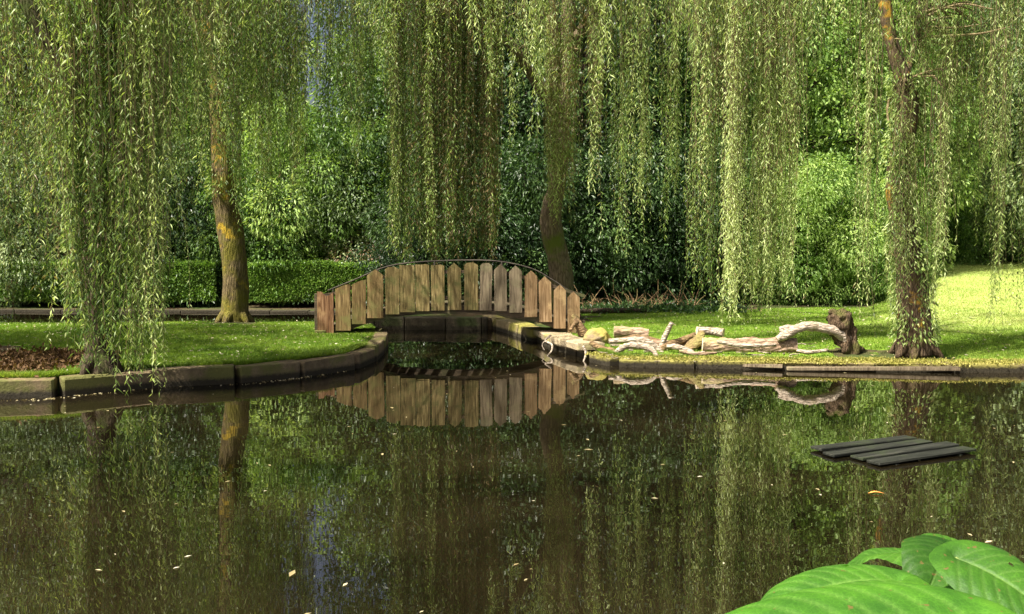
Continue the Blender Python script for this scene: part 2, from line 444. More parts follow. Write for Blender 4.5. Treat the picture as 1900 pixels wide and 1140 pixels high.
# ------------------------------------------------------------------ ground, banks and water
def xy(v): return (v.x, v.y)
LEFT_FRONT = [(-30, 9.8), (-9.0, 11.0)] + [xy(gr(*p)) for p in ((85, 702), (180, 693), (297, 684), (450, 678), (560, 668), (643, 657), (680, 643), (696, 626), (700, 612))]
LEFT_BACK = [xy(gr(*p)) for p in ((690, 603), (655, 599), (560, 598), (300, 598), (85, 600))] + [(-30, 19.6)]
LEFT_POLY = LEFT_FRONT + LEFT_BACK
CH = [xy(gr(915, 587, .3)), xy(gr(1010, 613, .3))]
QUAY = [xy(gr(1010, 613, .3)), xy(gr(1048, 628, .3)), xy(gr(1098, 640, .3))]
RIGHT_FRONT = [xy(gr(*p)) for p in ((1112, 655, .22), (1150, 662, .22), (1450, 667, .22), (1600, 669, .22), (1815, 672, .22))] + [(12, 13.6), (30, 12.5)]
WATER_POLY = [(-30, 3.2), (-8, 2.9), (0, 3.0), (3, 3.1), (30, 4.0)] + RIGHT_FRONT[::-1] + QUAY[::-1] + CH[::-1][1:] + \
             [(CH[0][0], 20.05), (-3.2, 20.15), (-3.6, 21.5), (-4.2, 24.9), (-30, 25.6)]
def inside(P, poly):
    x, y = P[:, 0], P[:, 1]; c = np.zeros(len(P), bool)
    for i in range(len(poly)):
        x1, y1 = poly[i]; x2, y2 = poly[i - 1]
        if y1 == y2: continue
        t = ((y1 > y) != (y2 > y)) & (x < (x2 - x1) * (y - y1) / (y2 - y1) + x1)
        c ^= t
    return c
def dist(P, poly, closed=True):
    d = np.full(len(P), 1e9)
    for i in range(0 if closed else 1, len(poly)):
        a = np.array(poly[i - 1]); b = np.array(poly[i]); ab = b - a
        t = np.clip(((P - a) @ ab) / (ab @ ab + 1e-12), 0, 1)
        d = np.minimum(d, np.linalg.norm(P - a - t[:, None] * ab, axis=1))
    return d
def wnoise(X, Y, s, seed=0):
    return np.sin(X * s + seed) * np.cos(Y * s * 1.3 + seed * 2) * .5 + np.sin(X * s * 2.3 + Y * s * 1.7 + seed) * .3 + np.cos(Y * s * 3.1 - X * s * 0.9) * .2
def land_z(P):
    X, Y = P[:, 0], P[:, 1]
    z = np.full(len(P), 0.3)
    z = np.where(X > 0.8, np.interp(Y, [13, 13.95, 14.6, 16], [0.17, 0.18, 0.25, 0.3]), z)
    s = np.clip((Y - 17.5) / 12, 0, 1.6)
    k_ = np.clip((X - 6.9 - (Y - 19) * .50) / 1.8, 0, 1) * (X > 5)
    z = z + k_ * s * 0.78
    z = np.where((X < -2.9) & (Y > 20), np.interp(Y, [20, 25.6, 27.5], [.13, .13, .3]), z)
    z = z + np.clip((Y - 27) / 30, 0, 1.5) * 1.2 * (1 - k_) + np.clip((Y - 40) / 60, 0, 4) * 2
    z = np.where(Y < 6, 0.32, z)
    return z + wnoise(X, Y, 0.8) * 0.02
def is_land(P):
    w = inside(P, WATER_POLY) & ~inside(P, LEFT_POLY)
    d = np.minimum(dist(P, WATER_POLY), dist(P, LEFT_POLY))
    return ~w | (d < 0.0)
def lawn_mask(P):
    X, Y = P[:, 0], P[:, 1]
    left = inside(P, LEFT_POLY) * np.clip((X + 7.4 + (Y - 11.5) * 0.25) / 0.5, 0, 1)
    left = np.maximum(left, (inside(P, LEFT_POLY) & (Y > 15)).astype(float))
    back_edge = np.interp(X, [0, 1.2, 3.0, 5.2, 7.5, 9.5, 12, 30], [19.0, 21.5, 22.3, 23.0, 23.6, 24.0, 31, 40]) + wnoise(X, Y, 1.5) * .25
    right = (X > 0.75) & (Y > 12) & (Y < back_edge)
    near = (Y < 4.5) * 0.8
    m = np.maximum(np.maximum(left, right.astype(float)), near)
    for (tx, ty, r) in ((-5.85, 19.3, .75), (6.05, 13.75, .8), (1.1, 20.6, .9), (5.4, 14.5, .35)):
        m = m * np.clip((np.hypot(X - tx, Y - ty) - r * (.7 + .25 * np.sin(np.arctan2(Y - ty, X - tx) * 5))) / .3, 0, 1)
    return m * np.where((X < 0) & (Y < 4.5), 1, np.clip(1.15 - np.clip(wnoise(X, Y, 2.6, 4) - .62, 0, 1) * 5, .35, 1))

xs = np.unique(np.round(np.concatenate([np.arange(-14, 14.01, 0.11), np.linspace(-40, -14, 40), np.linspace(14, 40, 40), np.geomspace(40, 600, 14), -np.geomspace(40, 600, 14)]), 3))
ys = np.unique(np.round(np.concatenate([np.arange(10.5, 27, 0.11), np.arange(2, 5, 0.2), np.linspace(5, 10.5, 12), np.linspace(27, 60, 60), np.geomspace(60, 600, 14), np.linspace(-10, 2, 8), -np.geomspace(10, 300, 8)]), 3))
GX, GY = np.meshgrid(xs, ys)
GP = np.stack([GX.ravel(), GY.ravel()], 1)
lm = is_land(GP)
gz = np.where(lm, land_z(GP), -0.7)
edge_d = np.minimum(dist(GP, WATER_POLY), dist(GP, LEFT_POLY))
nx, ny = len(xs), len(ys)
ii = (np.arange(ny - 1)[:, None] * nx + np.arange(nx - 1)[None, :]).ravel()
gq = np.stack([ii, ii + 1, ii + nx + 1, ii + nx], 1)
me = mesh_np('ground', np.column_stack([GP, gz]), gq, None, True, {'lawn': ('POINT', np.where(lm & (edge_d > .14), lawn_mask(GP), 0)), 'sun_tint': ('POINT', (GP[:, 0] > 5) * np.clip((GP[:, 0] - 6.9 - (GP[:, 1] - 19) * .5) / 1.8, 0, 1) * np.clip((GP[:, 1] - 16.5) / 2, 0, 1))})  # last mask marks the slope where sun is painted as paler grass
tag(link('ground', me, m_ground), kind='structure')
mb = MB(); mb.add([[-45, 0, WL], [45, 0, WL], [45, 29, WL], [-45, 29, WL]], [[0, 1, 2, 3]])
tag(mb.build('pond_water', m_water), kind='structure')

def wall(name, pts, width, ztop, zbot, blk, mat, label, cat, off=0.0, jit=0.006, gap=0.012, courses=1, parent=None, bev=0.02, lean=0.0):
    """a run of separate worn blocks along a line, one mesh"""
    mb = MB()
    seg = np.array(pts, float); dl = np.r_[0, np.cumsum(np.linalg.norm(np.diff(seg, axis=0), axis=1))]
    total = dl[-1]
    for c in range(courses):
        z0 = zbot + (ztop - zbot) * c / courses; z1 = zbot + (ztop - zbot) * (c + 1) / courses
        s = -rng.uniform(0, blk * .5)
        while s < total:
            l = blk * rng.uniform(0.75, 1.25)
            a, b = max(s, 0), min(s + l, total)
            if b - a > 0.06:
                pa = np.array([np.interp(a, dl, seg[:, k]) for k in (0, 1)]); pb = np.array([np.interp(b, dl, seg[:, k]) for k in (0, 1)])
                d = pb - pa; L_ = np.linalg.norm(d); n = np.array([d[1], -d[0]]) / (L_ + 1e-9)
                mid = (pa + pb) / 2 + n * (off + rng.normal(0, 0.008))
                box(mb, (mid[0], mid[1], (z0 + z1) / 2 + rng.normal(0, 0.006)), (L_ - gap, width, z1 - z0 - 0.004), math.atan2(d[1], d[0]) + rng.normal(0, 0.006), jit, lean, rng.normal(0, 0.006), rng.uniform(0, 1), bev)
            s += l
    o = mb.build(name, mat, parent)
    if label: tag(o, label, cat)
    return o
wall('stone_kerb', LEFT_FRONT, 0.26, 0.315, -0.5, 0.95, m_kerb, 'long worn stone kerb edging the left lawn above the pond, curving in under the bridge', 'kerb', 0.10, courses=1, gap=.006)
wall('stone_kerb', [(-30, 25.7), (-14, 25.4), (-4.4, 25.0), (-3.7, 21.7), (-3.3, 20.25)], 0.3, 0.15, -0.4, 1.2, m_kerb, 'thin far stone kerb below the clipped hedge on the back channel', 'kerb', 0.08)
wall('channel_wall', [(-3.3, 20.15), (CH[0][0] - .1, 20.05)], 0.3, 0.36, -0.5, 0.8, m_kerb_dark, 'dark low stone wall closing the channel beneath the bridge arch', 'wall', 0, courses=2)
wall('channel_wall', [CH[0], CH[1]], 0.34, 0.33, -0.5, 0.9, m_kerb_right, 'moss-yellowed stone wall of the channel running back under the right half of the bridge', 'wall', 0.08, courses=2, jit=0.012)
wall('quay_slab', QUAY, 0.5, 0.33, 0.20, 0.75, m_slab, 'pale flat stone slabs at the water corner by the right bridge foot', 'slab', -0.02, jit=0.008)
wall('quay_wall', [(p[0] + .06, p[1] + .1) for p in QUAY], 0.3, 0.195, -0.5, 0.6, m_kerb, 'dark wet stone wall beneath the pale corner slabs', 'wall', 0.08, jit=0.01)
wall('stone_kerb', RIGHT_FRONT, 0.24, 0.20, -0.4, 1.4, m_kerb_low, 'low mossy stone kerb along the right bank in front of the logs', 'kerb', 0.08, jit=0.01)
# pale timber edging at the waterline of the right bank
wall('timber_edging', [RIGHT_FRONT[0], RIGHT_FRONT[1], RIGHT_FRONT[2], RIGHT_FRONT[3], (6.6, RIGHT_FRONT[4][1] + .02)], 0.11, 0.165, 0.105, 3.4, m_pk_grey, 'long thin weathered timber beam just above the waterline below the right kerb', 'beam', 0.255, jit=.004, gap=.01, bev=.01)
# ------------------------------------------------------------------ grass
def scatter(n, x0, x1, y0, y1, keep, rs=rng):
    P = np.column_stack([rs.uniform(x0, x1, n), rs.uniform(y0, y1, n)])
    return P[keep(P)]
def blades(P, h, w, name, mat, label, cat, lean=0.5):
    n = len(P); z = land_z(P)
    base = np.column_stack([P, z - 0.004])
    ang = rng.uniform(0, 2 * PI, n); H = h * rng.uniform(0.5, 1.3, n)
    side = np.column_stack([np.cos(ang), np.sin(ang), np.zeros(n)]) * (w * rng.uniform(.6, 1.3, n))[:, None] * .5
    tip = base + np.column_stack([rng.normal(0, lean, n) * H, rng.normal(0, lean, n) * H, H])
    V = np.stack([base - side, base + side, tip], 1).reshape(-1, 3)
    T = np.arange(3 * n).reshape(n, 3)
    v = np.clip(0.45 + 0.3 * wnoise(P[:, 0], P[:, 1], 1.7) + rng.normal(0, .18, n) + .4 * (P[:, 0] > 5) * np.clip((P[:, 0] - 6.9 - (P[:, 1] - 19) * .5) / 1.8, 0, 1) * np.clip((P[:, 1] - 16.5) / 2, 0, 1), 0, 1)  # slope blades lighter too, sunlight put into their tone
    me = mesh_np(name, V, None, T, False, {'v': ('FACE', v)})
    o = link(name, me, mat); tag(o, label, cat, kind='stuff'); return o
vis = lambda P: (np.abs(P[:, 0]) < P[:, 1] * 0.60 + 0.6)
kl = lambda P: (lawn_mask(P) > rng.uniform(0.3, 0.7, len(P))) & is_land(P) & inside(P, LEFT_POLY) & vis(P)
blades(scatter(330000, -12, -2, 11, 19.8, kl), 0.035, 0.010, 'lawn_grass', m_grassblade, 'short mown grass of the left lawn behind the stone kerb', 'grass')
kr = lambda P: (lawn_mask(P) > 0.5) & ~inside(P, WATER_POLY) & (P[:, 0] > 0.6) & (P[:, 1] > 12) & vis(P) & (rng.uniform(0, 1, len(P)) < np.clip(22 / P[:, 1] - 0.45, .12, 1))
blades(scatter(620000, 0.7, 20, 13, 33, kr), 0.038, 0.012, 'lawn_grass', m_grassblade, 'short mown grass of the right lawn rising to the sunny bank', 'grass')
# longer fringe along kerbs
def fringe(line, n, spread, h, name, label, off=0.0):
    seg = np.array(line); dl = np.r_[0, np.cumsum(np.linalg.norm(np.diff(seg, axis=0), axis=1))]
    s = rng.uniform(0, dl[-1], n)
    s = s[(np.sin(s * 5) + np.sin(s * 2.1 + 1) + rng.normal(0, .6, len(s))) > -0.6]
    P = np.column_stack([np.interp(s, dl, seg[:, 0]), np.interp(s, dl, seg[:, 1])])
    P[:, 1] += off + np.abs(rng.normal(0, spread, len(P)))
    return blades(P, h, 0.009, name, m_grassblade, label, 'grass', 0.6)
fringe(LEFT_FRONT[1:-2], 30000, 0.05, 0.08, 'edge_grass', 'ragged longer grass tufts hanging over the left kerb', 0.02)
fringe([(p[0], p[1]) for p in RIGHT_FRONT[:-1]], 26000, 0.10, 0.06, 'edge_grass', 'yellow green moss and grass tufts along the right kerb', 0.06)

# moss cushions on right kerb band (sunny yellow moss)
def clumps(mb_pts, n, r, size, mat, name, label, cat, kind='stuff', vbias=.5):
    P = []; 
    for c in mb_pts:
        q = rng.normal(0, 1, (n, 3)) * np.array(r); q[:, 2] = np.abs(q[:, 2]); P.append(q + np.array(c))
    P = np.concatenate(P)
    D = norm(rng.normal(0, 1, P.shape) + np.array([0, -.3, .7]))
    V, Q = leaf_quads(P, D, size * rng.uniform(.6, 1.3, len(P)), size * .6)
    me = mesh_np(name, V, Q, None, False, {'v': ('FACE', np.clip(rng.normal(vbias, .22, len(P)), 0, 1))})
    o = link(name, me, mat)
    if label: tag(o, label, cat, kind=kind)
    return o
m_moss = leafmat('yellow_moss', [(0, (0.14, 0.14, 0.03)), (0.5, (0.27, 0.26, 0.06)), (1, (0.45, 0.40, 0.14))], 0.2, 0.8, 0.1)
rf = np.array(RIGHT_FRONT[:-1]); dl = np.r_[0, np.cumsum(np.linalg.norm(np.diff(rf, axis=0), axis=1))]
cs = [(np.interp(s, dl, rf[:, 0]), np.interp(s, dl, rf[:, 1]) + rng.uniform(-.16, .30), .195) for s in rng.uniform(0, dl[-1] * .8, 200)]
clumps(cs, 120, (.12, .06, .012), 0.035, m_moss, 'moss', 'yellow moss and leaf litter strewn between the logs and the right kerb', 'moss')
cs = [(x, y, .3) for x, y in zip(rng.uniform(-8.5, -6.0, 50), rng.uniform(11.7, 13.4, 50))]
clumps(cs, 160, (.2, .2, .05), 0.07, m_brown, 'leaf_litter', 'brown dead leaves heaped round the foot of the leftmost willow', 'leaf litter')
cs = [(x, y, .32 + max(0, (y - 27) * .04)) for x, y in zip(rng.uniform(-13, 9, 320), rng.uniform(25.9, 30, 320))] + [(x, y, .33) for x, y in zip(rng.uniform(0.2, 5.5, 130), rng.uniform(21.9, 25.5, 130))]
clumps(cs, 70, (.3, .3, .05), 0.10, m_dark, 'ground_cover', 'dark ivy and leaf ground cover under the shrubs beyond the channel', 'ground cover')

# ------------------------------------------------------------------ bridge
bd = 17.0
bridge = empty('footbridge', gr(840, 640, 0.0)[:] and (at(840, 580, bd).x, bd + .45, 0.3), 'small arched wooden footbridge with a row of upright pointed boards over the channel', 'bridge')
pk = [  # centre x, width, top y, bottom y, tip kind, material
 (606, 29, 541, 621, 'n', m_pk_red), (638, 27, 527, 613, 'l', m_pk_brown), (667, 25, 519, 601, 'l', m_pk_brown), (697, 29, 500, 590, 'p', m_pk_brown),
 (729, 25, 495, 583, 'r', m_pk_moss), (757, 27, 491, 579, 'f', m_pk_moss), (785, 25, 490, 577, 'f', m_pk_moss), (813, 24, 491, 576, 'f', m_pk_moss),
 (844, 24, 488, 575, 'p', m_pk_moss), (875, 25, 487, 575, 'r', m_pk_moss), (901, 22, 488, 576, 'r', m_pk_grey), (929, 23, 490, 577, 'p', m_pk_grey),
 (957, 23, 493, 580, 'p', m_pk_grey), (985, 23, 502, 588, 'p', m_pk_tan), (1012, 23, 513, 597, 'p', m_pk_tan), (1038, 22, 528, 609, 'p', m_pk_tan), (1064, 22, 541, 617, 'p', m_pk_tan)]
for i, (cx, w, yt, yb, kind, mat) in enumerate(pk):
    a = at(cx, yt, bd); b = at(cx, yb, bd)
    w = w + (.8 if i < 10 else .3); hw = w / F * bd / 2; h = a.z - b.z; t = 0.028; y_set = rng.normal(0, .012)
    tipH = 0.11
    if kind == 'p': prof = [(-hw, 0), (hw, 0), (hw, h - tipH), (hw * .4, h - tipH * .38), (0, h), (-hw * .4, h - tipH * .38), (-hw, h - tipH)]
    elif kind == 'l': prof = [(-hw, 0), (hw, 0), (hw, h), (hw * .2, h - .02), (-hw, h - .09)]
    elif kind == 'r': prof = [(-hw, 0), (hw, 0), (hw, h - .05), (hw * .3, h), (-hw * .6, h - .01), (-hw, h - .05)]
    elif kind == 'n': prof = [(-hw, 0), (hw, 0), (hw, h - .02), (hw * .5, h - .07), (hw * .1, h - .09), (-hw * .4, h - .01), (-hw, h)]
    else: prof = [(-hw, 0), (hw, 0), (hw, h - .025), (hw * .4, h), (-hw * .2, h - .015), (-hw, h - .01)]
    # subdivide the long sides so the board can warp a little
    P = []
    for k in range(len(prof)):
        p, q = prof[k], prof[(k + 1) % len(prof)]
        ns = 8 if abs(q[1] - p[1]) > .3 else 1
        for s in range(ns): P.append((p[0] + (q[0] - p[0]) * s / ns + rng.normal(0, .0015), p[1] + (q[1] - p[1]) * s / ns))
    P = np.array(P); n = len(P)
    bow = rng.normal(0, .002)
    tilt = rng.normal(0, .008)
    yy = bow * np.sin(P[:, 1] / h * PI)
    Vf = np.column_stack([P[:, 0] + tilt * P[:, 1], yy - t / 2, P[:, 1]]); Vb = Vf + np.array([0, t, 0])
    cF = np.array([[0, bow - t / 2, h * .5]]); cB = np.array([[0, bow + t / 2, h * .5]])
    V = np.vstack([Vf, Vb, cF, cB]); k = np.arange(n); k2 = (k + 1) % n
    T = np.vstack([np.stack([k, k2, np.full(n, 2 * n)], 1), np.stack([n + k2, n + k, np.full(n, 2 * n + 1)], 1)])
    Q = np.stack([k2, k, n + k, n + k2], 1)
    mb = MB(); mb.add(V, Q, T)
    o = bpy.data.objects.new('board', mesh_np('board', V, Q, T)); COL.objects.link(o); o.data.materials.append(mat)
    o.parent = bridge; o.location = Vector((b.x, bd - .06 + rng.normal(0, .006), b.z)) - bridge.location
    o.rotation_euler = (rng.normal(0, .01), 0, rng.normal(0, .02))
# arched beams and deck
arch_px = [(590, 623), (620, 617), (650, 607), (700, 590), (760, 580), (860, 577), (930, 580), (985, 590), (1030, 605), (1085, 622)]
arc = np.array([at(x, y, bd)[:] for x, y in arch_px]); arc = catmull(arc, 5)
def arch_prism(mb, y0, y1, dz0, dz1):
    n = len(arc); V = []
    for p in arc:
        V += [[p[0], y0, p[2] + dz0], [p[0], y1, p[2] + dz0], [p[0], y1, p[2] + dz1], [p[0], y0, p[2] + dz1]]
    i = np.arange(n - 1)[:, None] * 4; k = np.arange(4)[None, :]; k2 = (k + 1) % 4
    Q = np.stack([i + k, i + 4 + k, i + 4 + k2, i + k2], -1).reshape(-1, 4)
    Q = np.vstack([Q, [[0, 1, 2, 3]], [[4 * n - 1, 4 * n - 2, 4 * n - 3, 4 * n - 4]]])
    mb.add(V, Q)
for y0 in (bd - .03, bd + .88):
    mb = MB(); arch_prism(mb, y0, y0 + .07, -.05, .10); mb.build('arched_beam', m_beam, bridge)
mb = MB()
tt = np.linspace(0.01, .99, 34)
axx = np.interp(tt, np.linspace(0, 1, len(arc)), arc[:, 0]); azz = np.interp(tt, np.linspace(0, 1, len(arc)), arc[:, 2])
sl_ = np.gradient(azz, axx)
for x, z, s in zip(axx, azz, sl_):
    box(mb, (x, bd + .46, z + .125), (.135, .93, .03), 0, .002, 0, -math.atan(s), bev=.004)
mb.build('deck', m_beam, bridge)
# fixing rails behind the boards, far handrail on slim posts
for dz in (.22, .70):
    mb = MB(); arch_prism(mb, bd - .044 + .003, bd - .031 + .03, dz, dz + .06); mb.build('cross_rail', m_beam, bridge)
rail = np.array([at(x, y, bd)[:] for x, y in [(590, 545), (640, 525), (700, 500), (760, 490), (860, 486), (930, 489), (990, 503), (1030, 525), (1062, 546)]]); rail = catmull(rail, 5)
r2 = rail.copy(); r2[:, 1] = bd + .93; r2[:, 2] += .01
mb = MB(); tube(mb, r2, [.016], 6); mb.build('handrail', m_rail, bridge)
for k in (1, 9, 17, 25, 33, 39):
    p = r2[k]; zb = np.interp(p[0], arc[:, 0], arc[:, 2])
    mb = MB(); tube(mb, [(p[0], p[1], zb - .02), tuple(p)], [.018], 6); mb.build('rail_post', m_rail, bridge)
p = at(586, 545, bd)
mb = MB(); box(mb, (p.x, bd + .01, (p.z + .2) / 2), (.06, .06, p.z - .2), 0, .002, bev=.006); mb.build('end_post', m_beam, bridge)
mb = MB(); box(mb, (at(596, 615, bd).x, bd + .45, .30), (.22, 1.1, .12), 0, .004, bev=.015); mb.build('abutment', m_kerb, bridge)
mb = MB(); box(mb, (at(1078, 615, bd).x, bd + .45, .32), (.22, 1.1, .12), 0, .004, bev=.015); mb.build('abutment', m_kerb, bridge)

# ------------------------------------------------------------------ raft of planks
c = [gr(1490, 828, .12), gr(1665, 806, .12), gr(1815, 829, .12), gr(1640, 860, .12)]
ctr = sum(c, Vector()) / 4; u = (c[1] - c[0]); v = (c[3] - c[0]); ang = math.atan2(u.y, u.x)
raft = empty('plank_platform', (ctr.x, ctr.y, 0), 'dark wet slatted platform of four planks just above the water, right foreground', 'platform')
for k in range(4):
    mb = MB(); f = (k + .5) / 4
    mid = c[0] + v * f + u * (.5 + (.04, -.02, .05, .0)[k])
    box(mb, (0, 0, 0), (u.length * (1.0, 1.03, 1.02, 1.0)[k], v.length / 4 - .06, .024), 0, .0015, bev=.005)
    o = mb.build('plank', m_raft); o.parent = raft
    o.location = Vector((mid.x, mid.y, .104 + k * .001)) - raft.location; o.rotation_euler = (rng.normal(0, .01), rng.normal(0, .006), ang + rng.normal(0, .008))
for f in (.17, .83):
    mb = MB(); a = c[0] + u * f; b = a + v; m_ = (a + b) / 2; d = b - a
    box(mb, (m_.x, m_.y, .066), (d.length - .06, .05, .045), math.atan2(d.y, d.x), .001, bev=.004); mb.build('bearer', m_raft, raft)
for (fu, fv) in ((.17, .1), (.83, .1), (.17, .9), (.83, .9)):
    p = c[0] + u * fu + v * fv
    mb = MB(); tube(mb, [(p.x, p.y, -.6), (p.x, p.y, .02)], [.035], 8); mb.build('post', m_raft, raft)

# ------------------------------------------------------------------ logs, branches and driftwood on the right bank
def log(name, pts, radii, mat, label, cat, sides=14, rough=.14, flat=1.0, cut=True, group=None, n=7, twigs=()):
    if 'branch' in name: radii = [r_ * 1.2 for r_ in radii]
    mb = MB(); C_ = catmull(pts, n); tube(mb, C_, radii, sides, not cut, rough, 9.0, flat)
    for tw in twigs:
        tube(mb, catmull(tw[0], 5), tw[1], 8, True, .1, 12)
    o = mb.build(name, mat, None, True)
    tag(o, label, cat, group)
    if cut:
        V = o.data
        co = np.empty(len(V.vertices) * 3, dtype=np.float32); V.vertices.foreach_get('co', co); co = co.reshape(-1, 3)
        for end in (0, 1):
            ring = co[:sides] if end == 0 else co[(len(C_) - 1) * sides:len(C_) * sides]
            ctr = ring.mean(0); ax = (C_[0] - C_[1]) if end == 0 else (C_[-1] - C_[-2]); ax = ax / np.linalg.norm(ax)
            R2 = ctr + (ring - ctr) * .93 + ax * .004
            k = np.arange(sides); k2 = (k + 1) % sides
            Vv = np.vstack([ring, R2, ctr + ax * .004])
            Qq = np.stack([k, k2, sides + k2, sides + k], 1); Tt = np.stack([sides + k, sides + k2, np.full(sides, 2 * sides)], 1)
            if end == 0: Qq = Qq[:, ::-1]; Tt = Tt[:, ::-1]
            m2 = MB(); m2.add(Vv, Qq, Tt); m2.build('cut_end', m_cut, o)
    return o
A = lambda x, y, d: at(x, y, d)[:]
log('log', [A(1140, 616, 15.5), A(1170, 617, 15.45), A(1203, 621, 15.4)], [.10, .095, .10], m_log_brown, 'short pale sawn log lying left of the forked branches', 'log')
log('log', [A(1293, 614, 15.1), A(1318, 615, 15.1), A(1342, 618, 15.0)], [.07, .065, .075], m_log_pale, 'small grey log resting on top of the driftwood wedge', 'log')
log('log', [A(1303, 641, 14.7), A(1350, 643, 14.65), A(1410, 643, 14.6), A(1478, 645, 14.5)], [.13, .135, .14, .145], m_log_brown, 'long thick mottled log lying along the right kerb with a white sawn end', 'log', 22, .28, n=10)
log('branch', [A(1130, 634, 14.9), A(1160, 632, 14.85), A(1195, 633, 14.8), A(1222, 650, 14.75), A(1226, 657, 14.7)], [.035, .045, .05, .05, .04], m_log_pale, 'upper pale bare branch leaning over the kerb left of the upright stick', 'branch', 12, .32, cut=False)
log('branch', [A(1142, 656, 14.5), A(1160, 643, 14.45), A(1180, 641, 14.4), A(1207, 648, 14.3), A(1219, 662, 14.2), A(1221, 684, 14.1)], [.03, .045, .045, .04, .03, .02], m_log_pale, 'lower pale bare branch arching over the kerb into the water', 'branch', 12, .32, cut=False)
log('branch', [A(1141, 655, 14.45), A(1142, 668, 14.3), A(1143, 686, 14.15)], [.022, .018, .012], m_driftwood, 'thin dark stick standing in the water under the arching pale branch', 'branch', 8, .1, cut=False)
log('branch', [A(1224, 652, 14.8), A(1232, 630, 14.8), A(1240, 612, 14.8), A(1246, 599, 14.75)], [.045, .04, .038, .022], m_log_pale, 'pale broken stick standing up at a slant between the logs', 'branch', 12, .32, cut=False,
    twigs=[([A(1243, 606, 14.8), A(1247, 600, 14.78), A(1251, 602, 14.75)], [.012, .006])])
log('branch', [A(1222, 653, 14.75), A(1240, 640, 14.8), A(1262, 634, 14.9), A(1290, 622, 15.0)], [.05, .05, .05, .04], m_driftwood, 'brown branch sloping up from the upright stick to the driftwood wedge', 'branch', 10, .2, cut=False)
log('branch', [A(1237, 643, 14.6), A(1258, 645, 14.55), A(1280, 653, 14.5), A(1290, 661, 14.4)], [.03, .045, .04, .03], m_log_pale, 'short pale branch lying on the kerb in front of the driftwood wedge', 'branch', 10, .2, cut=False)
log('driftwood', [A(1272, 652, 14.75), A(1292, 636, 14.8), A(1304, 616, 14.85)], [.12, .13, .07], m_driftwood, 'rough brown wedge of driftwood propped at the left end of the long log', 'driftwood', 14, .45, .6, cut=False)
log('branch', [A(1442, 629, 14.4), A(1456, 622, 14.4), A(1478, 611, 14.4), A(1500, 606, 14.4), A(1530, 609, 14.4), A(1556, 618, 14.4), A(1574, 634, 14.45)], [.045, .065, .06, .06, .065, .07, .085], m_log_pale, 'thick pale bough arching from the long log to the ragged stump', 'branch', 14, .3, cut=True,
    twigs=[([A(1478, 611, 14.42), A(1462, 610, 14.45), A(1447, 613, 14.5)], [.06, .065, .055])])
log('stump', [A(1583, 658, 14.45), A(1574, 635, 14.45), A(1566, 612, 14.5), A(1554, 592, 14.5), A(1548, 580, 14.5)], [.15, .16, .17, .19, .11], m_bark_stump, 'dark ragged leaning stump at the right end of the arched bough', 'stump', 24, .6, cut=False,
    twigs=[([A(1558, 590, 14.5), A(1545, 578, 14.5), A(1538, 582, 14.5)], [.07, .03]), ([A(1572, 612, 14.45), A(1584, 600, 14.4)], [.05, .02])])
log('root', [A(1084, 622, 16.2), A(1076, 606, 16.2), A(1068, 592, 16.3), A(1062, 584, 16.3)], [.10, .075, .06, .03], m_driftwood, 'mossy brown root leaning against the right end of the bridge', 'root', 12, .35, cut=False,
    twigs=[([A(1072, 598, 16.2), A(1064, 604, 16.1), A(1058, 614, 16.0)], [.04, .03])])
log('root', [A(1022, 622, 16.0), A(1012, 632, 15.9), A(1024, 640, 15.7), A(1023, 652, 15.5), A(1012, 664, 15.3)], [.02, .018, .02, .014, .008], m_log_pale, 'curling white root dangling into the water below the bridge foot', 'root', 8, .1, cut=False,
    twigs=[([A(1012, 632, 15.9), A(1006, 640, 15.8), A(1010, 650, 15.6)], [.012, .006])])
log('root', [A(1082, 642, 14.95), A(1087, 655, 14.9), A(1084, 668, 14.7), A(1078, 682, 14.5)], [.018, .02, .015, .01], m_log_pale, 'thin pale root hanging from the corner slab into the pond', 'root', 8, .1, cut=False)

log('log', [A(1210, 641, 14.95), A(1250, 640, 15.0), A(1300, 641, 15.0)], [.085, .08, .085], m_log_brown, 'mottled log lying behind the upright stick, mostly hidden by branches', 'log')
log('branch', [A(1330, 634, 14.35), A(1380, 642, 14.3), A(1440, 640, 14.3)], [.02, .035, .02], m_log_pale, 'thin pale branch lying across the front of the long mottled log', 'branch', 8, .2, cut=False)
log('branch', [A(1155, 630, 15.1), A(1185, 627, 15.1), A(1230, 636, 15.0)], [.035, .05, .04], m_driftwood, 'brown branch lying between the sawn log and the upper pale branch', 'branch', 10, .25, cut=False)
log('branch', [A(1095, 636, 14.9), A(1118, 648, 14.8), A(1142, 652, 14.7)], [.035, .05, .03], m_driftwood, 'brown root-like branch lying from the boulder towards the pale arching branch', 'branch', 10, .3, cut=False)
log('branch', [A(1260, 652, 14.3), A(1290, 657, 14.25), A(1330, 655, 14.25)], [.02, .03, .018], m_log_brown, 'short brown branch on the moss in front of the long log left end', 'branch', 8, .25, cut=False)
log('branch', [A(1478, 650, 14.2), A(1500, 654, 14.15), A(1536, 650, 14.2)], [.02, .03, .02], m_log_pale, 'small pale branch on the grass between the long log and the stump', 'branch', 8, .25, cut=False)
mb = MB(); rs = np.random.default_rng(15)
for k in range(150):
    px = rs.uniform(1125, 1500); p = gr(px, rs.uniform(640, 664), .24); b = np.array([p.x, p.y, float(land_z(np.array([[p.x, p.y]]))[0]) + .012]); a = rs.uniform(0, 6.28)
    L_ = rs.uniform(.04, .22); tube(mb, [b, b + L_ * np.array([math.cos(a), math.sin(a), rs.uniform(0, .15)])], [rs.uniform(.006, .016), .005], 5, True, .2, 20)
tag(mb.build('wood_debris', m_log_pale), 'broken bark, chips and twigs littered among the logs on the right bank', 'wood debris', kind='stuff')
